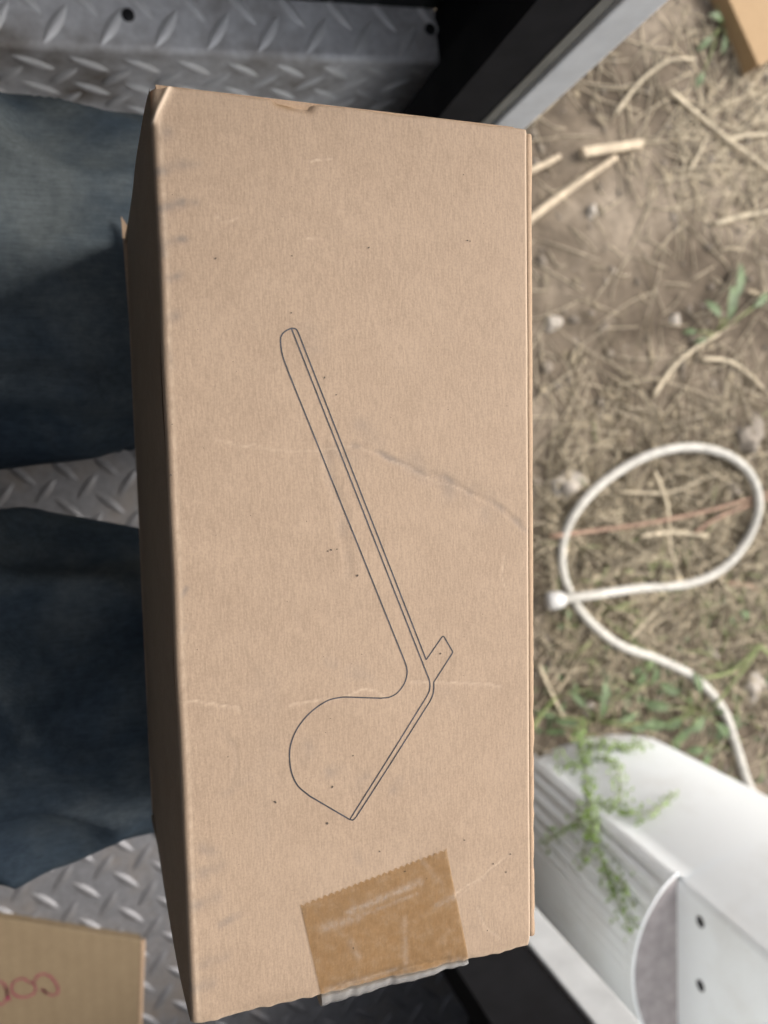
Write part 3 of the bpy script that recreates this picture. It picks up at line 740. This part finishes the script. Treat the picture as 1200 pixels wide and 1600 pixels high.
me2.polygons.foreach_set('material_index', mi); me2.polygons.foreach_set('use_smooth', [True] * len(me2.polygons))
for yy in (.098, -.12):
    sh = MB(); sh.add(*ring_tube(dense([((.085, yy, .045), .036, .045), ((.13, yy, .052), .043, .050), ((.20, yy, .042), .046, .040), ((.27, yy, .032), .048, .030), ((.325, yy, .026), .030, .022)]), 18))
    MBo = sh.build('shoe', SHOE, person, smooth=True); MBo.location = -Vector(PO)
# bench under the person
bench = empty('bench', (-.55, -.02, 0)); tag(bench, 'plain brown board bench under the seated person', 'bench')
MB().box(-.25, .25, -.45, .45, .275, .305).build('seat', BENCH_M, bench, bevel=.004)
for q in (-.40, .36): MB().box(-.22, .22, q, q + .04, .0, .2745).build('leg', BENCH_M, bench, bevel=.003)

# ------------------------------------------------------------------ smaller carton on the floor, red marker
Z2 = .016
k0, k1, k2 = at(-120, 1415, Z2), at(222, 1470, Z2), at(216, 1640, Z2)
k3 = k0 + (k2 - k1) * 1.9; k2 = k1 + (k2 - k1) * 1.9
c2 = empty('cardboard_box', (float(k1[0]), float(k1[1]), 0)); tag(c2, 'flat cardboard box with red handwriting on the tread plate floor', 'box')
O2 = np.array([k1[0], k1[1], 0])
def quad_slab(P4, th):   # a board given its outer quad and thickness along -normal
    a, b, c_, d = [Vector(p) for p in P4]; n_ = (b - a).cross(d - a).normalized() * -th
    return MB().hexa([a + n_, b + n_, c_ + n_, d + n_, a, b, c_, d])
cyc = [p - O2 for p in (k0, k3, k2, k1)]
low = [np.array([p[0], p[1], .001]) for p in cyc]
quad_slab([p for p in cyc], .004).build('top_flap', CARD_B, c2, bevel=.0012)
for i in range(4):
    a, b = cyc[i], cyc[(i + 1) % 4]; cen = sum(cyc) / 4
    ins = lambda p: np.array([p[0] + (cen[0] - p[0]) * .012, p[1] + (cen[1] - p[1]) * .012, p[2]])
    a1, b1 = ins(a), ins(b); a1[2] = b1[2] = Z2 - .0045
    al, bl = a1.copy(), b1.copy(); al[2] = bl[2] = .001
    quad_slab([al, bl, b1, a1], .004).build('side_panel', CARD_B, c2)
ed = (k2 - k1); 
MB().tube([tuple((k1 + ed * t - O2) + np.array([.0008, 0, -.002])) for t in np.linspace(0.0, 1, 12)], .0030, 8).build('worn_edge', CARD_SIDE, c2, smooth=True)
def stroke(pts, wd, mb, n=6):
    q = [Vector(at(*p, Z2 + .0006) - O2) for p in spline(pts, n)]; vs = []
    for i, p in enumerate(q):
        t = (q[min(i + 1, len(q) - 1)] - q[max(i - 1, 0)]); t.z = 0; t.normalize(); w_ = wd * (1 + .25 * noise.noise(p * 300)); nn = Vector((-t.y, t.x, 0)) * w_
        vs += [p + nn, p - nn]
    mb.add(vs, [(2 * i, 2 * i + 1, 2 * i + 3, 2 * i + 2) for i in range(len(q) - 1)])
mkb = MB()
c8 = lambda pts: [(x / 4.615, 1380 + y / 4.615) for x, y in pts]
stroke(c8([(-40, 700), (10, 712), (40, 745), (52, 800), (35, 855), (0, 875), (-40, 860)]), .0011, mkb)
stroke(c8([(38, 750), (55, 800), (70, 850)]), .0013, mkb)
stroke(c8([(215, 715), (165, 688), (110, 705), (82, 750), (95, 795), (150, 822), (215, 812), (255, 780), (250, 735), (215, 712)]), .0010, mkb)
stroke(c8([(245, 715), (270, 670), (315, 655), (365, 675), (405, 725), (420, 775), (400, 805), (350, 800), (305, 765)]), .0010, mkb)
stroke(c8([(345, 800), (300, 760)]), .0014, mkb)
tag(mkb.build('marker_writing', MARKER, c2), label='red hand-drawn marker letters')

# ------------------------------------------------------------------ carton outside on the soil
a3, b3, d3 = at(1186, -60, -.255), at(1186, 104, -.255), at(1256, 60, -.255)
c3 = empty('cardboard_box', (float(b3[0]), float(b3[1]), GZ)); tag(c3, 'ochre cardboard box standing outside on the soil near the straw', 'box')
e1 = Vector(d3 - b3); e1.z = 0; e1 = e1.normalized(); e2 = Vector((-e1.y, e1.x, 0)); Lx, Ly, Hz = .36, .30, -.255 - GZ
rot3 = Matrix((e1, e2, Vector((0, 0, 1)))).transposed().to_euler(); c3.rotation_euler = rot3
MB().box(0.001, Lx - .001, 0.001, .005, .0, Hz - .0045).build('side_panel', CARD_C, c3)
MB().box(0.001, Lx - .001, Ly - .005, Ly - .001, .0, Hz - .0045).build('side_panel', CARD_C, c3)
MB().box(0.001, .005, .0055, Ly - .0055, .0, Hz - .0045).build('end_panel', CARD_C, c3)
MB().box(Lx - .005, Lx - .001, .0055, Ly - .0055, .0, Hz - .0045).build('end_panel', CARD_C, c3)
MB().box(0, Lx, 0, Ly * .5 - .001, Hz - .004, Hz).build('top_flap', CARD_C, c3, bevel=.0012)
MB().box(0, Lx, Ly * .5 + .001, Ly, Hz - .004, Hz).build('top_flap', CARD_C, c3, bevel=.0012)

# ------------------------------------------------------------------ white ribbed housing outside the near jamb
ZL, ZT = .10, .62
house = empty('white_housing', (.70, -.68, GZ)); tag(house, 'white moulded plastic housing with ribbed bulging side, grey ledge and screw holes', 'appliance')
HO = np.array([.70, -.68, GZ])
def prof_low(g):
    """plan outline below the ledge; g grows towards the top (body leans back slightly)"""
    dy = -.025 * g
    pts = []
    for k in range(13):      # rounded front
        t = k / 12; x = .930 - .235 * t; y = -.548 + .030 * math.sin(math.pi * min(1, t * 1.15)) ** .7 + .020 * t
        pts.append((x, y + dy))
    return pts
n_b = 150; secs = []
def bul_(t): return .074 * max(0, math.sin(math.pi * t ** .85)) ** .8
def section(z):
    g = (z - GZ) / (ZL - GZ); dy = -.024 * g; flare = .045 * g
    pts = [(.945 + flare, -.85 + dy), (.940 + flare, -.62 + dy)]
    for k in range(15):
        t = k / 14
        x = (.930 + flare) * (1 - t) + .682 * t
        pts.append((x, -.560 + .038 * math.sin(math.pi * (.12 + .80 * t)) ** .8 + dy))
    y0, y1 = -.540 + dy, -.83 + dy
    for k in range(n_b + 1):
        t = k / n_b; b = bul_(t)
        rib = 0
        if .035 < t < .80:
            ph = (t - .035) / .060; rib = -.0075 * (.5 + .5 * math.cos(2 * math.pi * ph)) ** 1.2 * (1 if g > .03 else 0)
        fade = min(1, max(0, (g - .02) / .10)) * min(1, max(0, (.985 - g) / .05))
        db = (bul_(min(1, t + .004)) - bul_(max(0, t - .004))) / (min(1, t + .004) - max(0, t - .004))
        nv = Vector((y1 - y0, db)).normalized()
        pts.append((.674 - b + nv.x * rib * fade, y0 + (y1 - y0) * t + nv.y * rib * fade))
    pts.append((.70, -.845 + dy)); pts.append((.80, -.855 + dy))
    return pts
zs = [GZ - .01] + list(np.linspace(GZ + .004, ZL, 26))
rows = [section(z) for z in zs]; nP = len(rows[0])
hv = [(p[0] - HO[0], p[1] - HO[1], z - HO[2]) for z, r_ in zip(zs, rows) for p in r_]
hf = [(i * nP + k, i * nP + (k + 1) % nP, (i + 1) * nP + (k + 1) % nP, (i + 1) * nP + k) for i in range(len(zs) - 1) for k in range(nP)]
hm = MB(); hm.add(hv, hf); lower = hm.build('ribbed_lower_body', WHITE, house, smooth=True)
# grey ledge on top of the bulge
r_ = rows[-1]; led = [r_[17 + k] for k in range(n_b + 1)]
MB().add([(p[0] - HO[0], p[1] - HO[1], ZL - HO[2] - .003) for p in led], [tuple(range(len(led)))]).build('ledge', LEDGE, house)
MB().tube([(p[0] - HO[0], p[1] - HO[1], ZL - HO[2]) for p in led], .0022, 6).build('ledge_rim', WHITE, house, smooth=True)
# upper body: flat recessed face, rounded front corner
def upper(z):
    g = (z - GZ) / (ZL - GZ); dy = -.024 * g; fl = .045 * g
    pts = [(.945 + fl, -.95 + dy), (.940 + fl, -.62 + dy)]
    for k in range(15):
        t = k / 14; x = (.930 + fl) * (1 - t) + .690 * t
        pts.append((x, -.560 + .038 * math.sin(math.pi * (.12 + .80 * t)) ** .8 + dy))
    for k in range(6):
        a = k / 5 * math.pi / 2; pts.append((.686 - .012 * math.sin(a), -.5505 + .0 - .012 * (1 - math.cos(a)) + dy + .002))
    pts += [(.674, -.70 + dy), (.674, -.84 + dy), (.676, -.95 + dy)]
    return pts
zu = list(np.linspace(ZL - .012, ZT - .03, 10)); ru = [upper(z) for z in zu]
cen = np.mean(np.array(ru[-1]), 0)
for z_, s_ in ((ZT - .012, .985), (ZT - .003, .955), (ZT, .90)):
    zu.append(z_); ru.append([tuple(cen + (np.array(p) - cen) * s_) for p in ru[9]])
nU = len(ru[0]); um = MB()
um.add([(p[0] - HO[0], p[1] - HO[1], z - HO[2]) for z, q in zip(zu, ru) for p in q],
       [(i * nU + k, i * nU + (k + 1) % nU, (i + 1) * nU + (k + 1) % nU, (i + 1) * nU + k) for i in range(len(zu) - 1) for k in range(nU)] + [tuple(range((len(zu) - 1) * nU, len(zu) * nU))])
upb = um.build('upper_body', WHITE, house, smooth=True)
upb.data.polygons.foreach_set('use_smooth', [len(p.vertices) < 5 for p in upb.data.polygons])
for yy in (-.607, -.694):
    MB().tube([(.680 - HO[0], yy - HO[1], .143 - HO[2]), (.6735 - HO[0], yy - HO[1], .143 - HO[2]), (.6725 - HO[0], yy - HO[1], .143 - HO[2])], [.0075, .0075, .006], 14).build('screw_hole', HOLE, house, smooth=True)

# vine creeping up the ribbed side
dg.update(); hv_w = [tuple(np.array(v.co) + HO) for v in lower.data.vertices]; hb = BVHTree.FromPolygons(hv_w, [tuple(p.vertices) for p in lower.data.polygons])
CAMP = Vector((0, 0, H))
def on_house(px, py, off=.012, fallback=GZ + .04):
    d = Vector(at(px, py, 0)) - CAMP; d.normalize(); h_ = hb.ray_cast(CAMP, d)
    if h_[0] is None: return Vector(at(px, py, fallback))
    return h_[0] - d * off
def leaf_blade(mb, base, d, ln, wd, droop=.2):
    d = Vector(d).normalized(); s = d.cross(Vector((0, 0, 1)))
    if s.length < .1: s = Vector((1, 0, 0))
    s.normalize(); up = s.cross(d)
    vs = []
    for t, w in ((0, .15), (.3, .85), (.6, 1), (.85, .55), (1, .03)):
        c = Vector(base) + d * ln * t - Vector((0, 0, 1)) * droop * ln * t * t
        vs += [c + s * wd * w * .5 + up * wd * .12 * w, c, c - s * wd * w * .5 + up * wd * .12 * w]
    fs = []
    for i in range(4):
        fs += [(3 * i, 3 * i + 1, 3 * i + 4, 3 * i + 3), (3 * i + 1, 3 * i + 2, 3 * i + 5, 3 * i + 4)]
    mb.add(vs, fs)
vroot = Vector(at(905, 1128, GZ + .02))
vine = empty('creeping_vine', vroot); tag(vine, 'small leafed green vine trailing over the white ribbed housing', 'vine')
stems = [[(900, 1140), (912, 1180), (918, 1225), (922, 1270), (932, 1320), (948, 1370), (965, 1405), (985, 1455)],
         [(920, 1165), (950, 1165), (985, 1170), (1000, 1160)], [(925, 1250), (955, 1262), (985, 1270), (1015, 1268), (1040, 1255), (1049, 1240)],
         [(918, 1270), (895, 1290), (870, 1305), (850, 1318)], [(912, 1190), (885, 1195), (865, 1180)], [(930, 1180), (960, 1190), (970, 1240), (965, 1255)], [(945, 1350), (975, 1385), (990, 1420)], [(925, 1290), (912, 1330), (918, 1350)]]
sm_ = MB(); lf = MB()
for q, st in enumerate(stems):
    pts = [on_house(*p, off=.008 + .010 * random.random()) for p in st]
    pts = [Vector(p) for p in spline(pts, 6)]
    sm_.tube([p - vroot for p in pts], .0012, 5)
    dens = {0: 9, 1: 8, 2: 4, 3: 4, 4: 4, 5: 6, 6: 3, 7: 3}[q]
    for i, p in enumerate(pts):
        for _ in range(dens if i < len(pts) * .55 else max(2, dens // 2)):
            b_ = p + Vector((random.gauss(0, .008), random.gauss(0, .007), random.gauss(0.004, .008)))
            d = Vector((random.gauss(0, 1), random.gauss(.4, 1), random.gauss(.3, .6)))
            leaf_blade(lf, b_ - vroot, d, random.uniform(.005, .011), random.uniform(.003, .006), .3)
sm_.build('stem', STALK_G, vine, smooth=True); tag(lf.build('leaves', VINE_M, vine, smooth=True), kind='stuff')

# ------------------------------------------------------------------ hose looped on the soil
hp = [(868, 938), (930, 929), (1000, 919), (1075, 912), (1130, 887), (1168, 842), (1185, 790), (1174, 745), (1140, 713), (1085, 699), (1020, 709), (955, 744), (908, 788), (881, 838), (878, 888), (893, 932), (920, 970), (968, 1008), (1028, 1030), (1090, 1062), (1130, 1110), (1150, 1165), (1172, 1230), (1215, 1300), (1290, 1360), (1400, 1400)]
W3 = []
for i, p in enumerate(hp):
    z = GZ + .016; q = at(*p, z); z = gz(q[0], q[1]) + .013 + (.022 if i in (0, 1) else 0) + (.012 if 6 <= i <= 12 else 0)
    W3.append(at(*p, z))
hose_pts = spline(W3, 8); h0 = np.array(hose_pts[0]); h0b = Vector((h0[0], h0[1], GZ))
hose = empty('white_hose', h0b); tag(hose, 'grubby white hose lying in a loop on the soil', 'hose')
MB().tube([Vector(p) - h0b for p in hose_pts], .0086, 12).build('tube', HOSE, hose, smooth=True)
dirv = (Vector(hose_pts[0]) - Vector(hose_pts[2])).normalized(); e0 = Vector(hose_pts[0]) - h0b
MB().tube([e0 - dirv * .016, e0 - dirv * .012, e0, e0 + dirv * .012, e0 + dirv * .017, e0 + dirv * .019], [.0105, .0145, .0165, .0165, .013, .006], 16).build('end_fitting', PLUG, hose, smooth=True)

# ------------------------------------------------------------------ sticks, stalks, weeds, stones on the soil
def g_at(px, py, lift=.004):
    z = GZ
    for _ in range(4): q = at(px, py, z); z = gz(q[0], q[1]) + lift
    return Vector(at(px, py, z))
def stick(name, label, cat, pts, rad, mat, lifts=None, n=6, flat=1.0, group=None):
    P3 = [g_at(*p, lift=(lifts[i] if lifts else rad + .001)) for i, p in enumerate(pts)]
    rad = rad * (.76 if name == 'dry_stalk' else 1); P3 = [Vector(p) for p in spline(P3, n)]; b0 = Vector((P3[0].x, P3[0].y, P3[0].z - rad))
    k = len(P3); rr = [rad * (1 - .35 * i / k) * (1 + .12 * noise.noise(Vector((i * .6, rad * 900, 0)))) for i in range(k)]
    o = MB().tube([p - b0 for p in P3], rr, 8).build(name, mat, None, smooth=True, loc=b0); o.scale = (1, 1, 1)
    return tag(o, label, cat, group)
stick('wooden_stick', 'long pale stick pointing out from behind the carton edge', 'stick', [(800, 366), (850, 325), (905, 285), (962, 246)], .0085, PALE_WOOD, [.01, .012, .014, .014])
sp = [g_at(908, 240, .014), g_at(1006, 224, .014)]; ax = (sp[1] - sp[0]); ln = ax.length; mid = (sp[0] + sp[1]) / 2
so = MB().hexa([(-ln / 2, -.0085, -.007), (ln / 2, -.0075, -.007), (ln / 2, .0085, -.007), (-ln / 2, .0095, -.007), (-ln / 2 + .004, -.008, .006), (ln / 2 - .006, -.007, .006), (ln / 2 - .001, .0075, .006), (-ln / 2, .0085, .006)]).build('wood_offcut', PALE_WOOD, None, bevel=.002, loc=mid)
so.rotation_euler = (0, 0, math.atan2(ax.y, ax.x)); tag(so, 'short flat pale wood splinter lying past the end of the stick', 'wood')
stick('wood_chip', 'broad pale bark strip tucked behind the upper corner of the carton', 'wood', [(815, 272), (848, 258), (874, 244)], .007, PALE_WOOD)
stick('dry_stalk', 'reddish brown dry stalk crossing inside the hose loop', 'stalk', [(860, 838), (940, 828), (1010, 818), (1090, 802), (1150, 786), (1215, 765)], .0056, STRAW_RED, [.016] * 6)
stick('dry_stalk', 'forked tan stalk running down the middle of the hose loop', 'stalk', [(1022, 735), (1042, 790), (1045, 840), (1056, 890), (1066, 912)], .0048, STRAW, [.012] * 5)
stick('dry_stalk', 'pale tan stalk lying just below the red brown stalk', 'stalk', [(1000, 838), (1050, 832), (1105, 838)], .0058, STRAW, [.015] * 3)
stick('dry_stalk', 'thin red stalk leaving the hose loop to the right', 'stalk', [(1085, 832), (1130, 805), (1210, 775)], .0056, STRAW_RED, [.017] * 3)
stick('dry_stalk', 'yellow grass stalk slanting across the top of the hose loop', 'stalk', [(960, 768), (1040, 770), (1085, 755), (1120, 740)], .0032, STRAW, [.014] * 4)
stick('dry_stalk', 'long straw stalk below the ochre carton', 'stalk', [(1045, 140), (1085, 175), (1140, 220), (1215, 275)], .0058, STRAW, [.012] * 4)
stick('dry_stalk', 'bent straw stalk arching left of the ochre carton', 'stalk', [(960, 180), (1000, 128), (1045, 95), (1085, 92)], .0046, STRAW, [.012] * 4)
stick('dry_stalk', 'straw stalk lying level with the wood splinter', 'stalk', [(1130, 222), (1165, 212), (1215, 210)], .0062, STRAW)
stick('dry_stalk', 'pale straw stalk at the right beside the green leaf', 'stalk', [(1115, 350), (1160, 338), (1215, 328)], .0062, STRAW)
stick('dry_stalk', 'upright looking straw stalk between splinter and straw pile', 'stalk', [(1075, 270), (1092, 240), (1105, 212)], .0042, STRAW)
stick('dry_stalk', 'thin tan stalk below the hose pointing to the weeds', 'stalk', [(983, 1000), (1010, 970), (1045, 935)], .0044, STRAW, [.01] * 3)
stick('dry_stalk', 'curved tan root to the right below the hose', 'stalk', [(1135, 910), (1170, 915), (1195, 930), (1215, 955)], .005, STRAW_RED)
stick('dry_stalk', 'greyish stalk left of the green leaf', 'stalk', [(1020, 620), (1050, 575), (1085, 545), (1125, 520)], .0062, STRAW, [.010] * 4)
stick('dry_stalk', 'tan stalk beneath the green leaf', 'stalk', [(1095, 560), (1140, 565), (1175, 590), (1205, 620)], .0052, STRAW, [.010] * 4)
# large leaves and weeds
def weed(name, label, px, py, spec, mat, stem_to=None, grp=None):
    root = g_at(px, py, 0.0); w_ = empty(name, root); tag(w_, label, 'weed', grp)
    st = MB()
    for i, (dx, dy, hgt, ln, wd) in enumerate(spec):
        tip = g_at(px + dx, py + dy, hgt) - root
        st.tube([(0, 0, 0), tuple(tip * .5 + Vector((0, 0, hgt * .25))), tuple(tip)], [.0018, .0016, .0012], 6)
        lb = MB(); d = Vector((tip.x, tip.y, .1 * ln)) if tip.length > .002 else Vector((1, 0, 0))
        leaf_blade(lb, tip, d, ln * .85, wd * .58, .35); lb.build('leaf', mat, w_, smooth=True)
    st.build('stem', STALK_G, w_, smooth=True); return w_
weed('broadleaf_weed', 'broad green leaf weed at the right edge above the hose', 1118, 520, [(20, -20, .03, .085, .040), (8, -25, .035, .05, .03), (-14, 8, .012, .03, .02), (-30, -2, .012, .03, .02), (30, -50, .03, .10, .036), (60, -40, .02, .07, .03)], LEAF)
weed('broadleaf_weed', 'leafy weed growing where the hose bends down', 1085, 1105, [(-18, 20, .03, .055, .036), (15, 15, .04, .06, .04), (-40, 0, .03, .06, .036), (10, -22, .03, .05, .03), (28, 10, .05, .05, .034), (-25, -20, .03, .05, .03), (-5, 30, .03, .06, .036), (35, 25, .03, .06, .036), (-45, 25, .03, .05, .036)], LEAF)
weed('broadleaf_weed', 'small weed just under the hose slope', 1022, 1012, [(0, 15, .015, .045, .03), (5, 30, .02, .045, .03), (-12, 40, .02, .04, .03), (-20, 30, .015, .035, .024)], LEAF)
weed('broadleaf_weed', 'tiny green sprout beside the hose end fitting', 886, 972, [(3, -4, .01, .03, .022), (-6, 5, .01, .02, .016)], LEAF)
weed('broadleaf_weed', 'green weeds at the foot of the white housing', 925, 1125, [(-40, 15, .02, .05, .022), (-20, 5, .03, .06, .026), (15, -2, .03, .06, .026), (40, 2, .03, .06, .024), (60, 12, .02, .06, .022), (-55, -6, .02, .05, .02), (20, -25, .03, .05, .03), (80, 6, .03, .05, .026), (-10, -20, .03, .05, .024)], LEAF)
weed('broadleaf_weed', 'pale green sprout right of the hose near the frame edge', 1145, 950, [(-10, -8, .012, .035, .026), (12, 5, .012, .035, .026), (0, 15, .01, .03, .02)], LEAF)
weed('broadleaf_weed', 'small weed right of the hose tail', 1110, 1160, [(-10, 10, .02, .045, .03), (12, -5, .02, .04, .028), (0, 20, .02, .04, .028)], LEAF)
weed('broadleaf_weed', 'green sprig at the top beside the ochre carton', 1125, 42, [(5, -10, .02, .05, .026), (-12, 15, .02, .045, .022), (8, 12, .015, .04, .02), (-25, 70, .01, .04, .024), (-5, -40, .01, .05, .026)], LEAF)
stick('grass_blade', 'bent light green grass stem over the lower weeds', 'grass', [(1095, 1060), (1140, 1050), (1175, 1020), (1186, 1008), (1170, 1035), (1135, 1080), (1115, 1105)], .0036, STALK_G, [.012, .02, .035, .04, .035, .025, .02])
stick('grass_blade', 'green grass stem leaving the frame at right', 'grass', [(1186, 1008), (1200, 1020), (1220, 1035)], .0036, STALK_G, [.04, .035, .03])
stick('grass_blade', 'pale grass stem rising beside the carton above the white housing', 'grass', [(842, 1040), (862, 1085), (885, 1130)], .0040, STRAW, [.01, .016, .02])
stick('grass_blade', 'short green grass stem leaning to the carton edge', 'grass', [(830, 1140), (850, 1110), (868, 1090)], .0040, STALK_G, [.01, .016, .02])
# stones one can pick out
def stone(label, px, py, r0, mat=STONE, fl=.7):
    p = g_at(px, py, 0); bm = bmesh.new(); bmesh.ops.create_icosphere(bm, subdivisions=3, radius=1)
    sd_ = random.random() * 50
    for v in bm.verts:
        k = 1 + .8 * noise.noise(v.co * 1.2 + Vector((sd_, 0, 0))) + .3 * noise.noise(v.co * 3 + Vector((0, sd_, 0))); v.co = Vector((v.co.x * r0 * k * 1.2, v.co.y * r0 * k, v.co.z * r0 * k * fl))
    me = bpy.data.meshes.new('stone'); bm.to_mesh(me); bm.free(); me.polygons.foreach_set('use_smooth', [True] * len(me.polygons))
    o = link('stone', me, mat, None, p + Vector((0, 0, r0 * fl * .05))); o.rotation_euler = (0, 0, random.uniform(0, 6)); tag(o, label, 'stone', 'stones on the soil')
PALE_STONE = mat_plain('pale_stone', (.36, .32, .27), .85, var=.25, vscale=50, bump=.4)
stone('large pale stone at the carton edge above the hose loop', 882, 760, .030, PALE_STONE)
stone('small white stone level with the brown hollow', 862, 506, .013, PALE_STONE)
stone('small white stone near the green leaf', 1053, 499, .010, PALE_STONE)
stone('grey stone to the right of the lower weeds', 1178, 1068, .026, PALE_STONE)
stone('yellowish stone inside the right of the hose loop', 1142, 766, .012)
stone('tan clod at the right edge above the hose loop', 1165, 690, .034)
stone('pale round stone beside the lower weeds', 916, 1106, .014, PALE_STONE)
stone('buff stone below the hose slope', 1108, 1018, .016)
stone('small stone above the wooden stick', 925, 330, .010, PALE_STONE)
# uncountable litter: clods, grit and straw fragments
lit = MB(); ico = bmesh.new(); bmesh.ops.create_icosphere(ico, subdivisions=1, radius=1)
iv = [v.co.copy() for v in ico.verts]; iff = [[v.index for v in f_.verts] for f_ in ico.faces]; ico.free()
for _ in range(2600):
    x, y = random.uniform(.45, 1.62), random.uniform(-1.3, 1.1); r0 = .002 + .010 * random.random() ** 4
    p = Vector((x, y, gz(x, y) - r0 * .15)); s_ = Vector((random.uniform(.7, 1.4), random.uniform(.7, 1.4), random.uniform(.5, .9)))
    lit.add([p + Vector((v.x * s_.x, v.y * s_.y, v.z * s_.z)) * r0 * (1 + .3 * noise.noise(v * 2 + p * 40)) for v in iv], iff)
tag(lit.build('soil_clods', mat_plain('clod', (.17, .142, .11), .95, var=.45, vscale=25), None, smooth=True), 'loose crumbs and grit scattered over the soil', 'soil', kind='stuff')
def litter(name, label, cat, mat, n, lo, hi, rad, where, lift=.004):
    mb = MB()
    for _ in range(n):
        px, py = where(); z = GZ
        q = at(px, py, GZ)
        x, y = q[0], q[1]
        if x < .42: continue
        a = random.uniform(0, math.pi); l = random.uniform(lo, hi) * .5; bend = random.gauss(0, .12)
        pts = []
        for t in (-1, -.4, .3, 1):
            xx = x + math.cos(a + bend * t) * l * t; yy = y + math.sin(a + bend * t) * l * t
            pts.append((xx, yy, gz(xx, yy) + rad + random.uniform(0, lift)))
        mb.tube(pts, [rad * .8, rad, rad, rad * .5], 5)
    tag(mb.build(name, mat, None, smooth=True), label, cat, kind='stuff')
def w_all(): return random.uniform(820, 1250), random.uniform(-40, 1250)
def w_low(): return random.uniform(850, 1250), random.gauss(880, 140)
def w_top(): return random.gauss(1130, 70), random.gauss(190, 90)
litter('straw_litter', 'thin dry straw bits strewn over the soil', 'straw', STRAW, 420, .02, .13, .0010, w_all)
litter('dry_grass_mat', 'tangled dry grass inside and around the hose loop', 'dry grass', STRAW, 900, .04, .22, .0010, w_low, .014)
litter('dark_grass_mat', 'dark withered grass blades under the hose loop', 'dry grass', mat_plain('dark_grass', (.13, .105, .065), .85, var=.5, vscale=30), 700, .04, .18, .0014, w_low, .012)
litter('thin_green_grass', 'thin green grass blades among the dry grass', 'grass', STALK_G, 150, .03, .12, .0012, lambda: (random.uniform(860, 1250), random.gauss(1000, 130)), .014)
litter('straw_pile', 'loose straw below the ochre carton', 'straw', STRAW, 170, .05, .20, .0013, w_top)
gr = MB()
for _ in range(260):
    px, py = random.gauss(1020, 110), random.gauss(1110, 45)
    q = at(px, py, GZ); 
    if q[1] < -.50 and q[0] < 1.0: continue
    leaf_blade(gr, (q[0], q[1], gz(q[0], q[1])), (random.gauss(0, 1), random.gauss(0, 1), .9), random.uniform(.015, .05), random.uniform(.004, .012), .6)
tag(gr.build('low_green_weeds', LEAF, None, smooth=True), 'low green ground cover around the foot of the white housing', 'weeds', kind='stuff')

dl = MB()
for _ in range(430):
    px, py = (random.uniform(840, 1230), random.gauss(920, 150)) if random.random() < .85 else (random.uniform(840, 1230), random.uniform(0, 700))
    q = at(px, py, GZ)
    if q[1] < -.50 and q[0] < 1.0 or q[0] < .45: continue
    leaf_blade(dl, (q[0], q[1], gz(q[0], q[1]) + .004), (random.gauss(0, 1), random.gauss(0, 1), .25), random.uniform(.010, .045), random.uniform(.002, .012), .2)
tag(dl.build('dead_leaves', mat_plain('dead_leaf', (.21, .17, .11), .8, var=.6, vscale=14), None, smooth=True), 'withered yellow brown leaf scraps over the soil', 'dead leaves', kind='stuff')
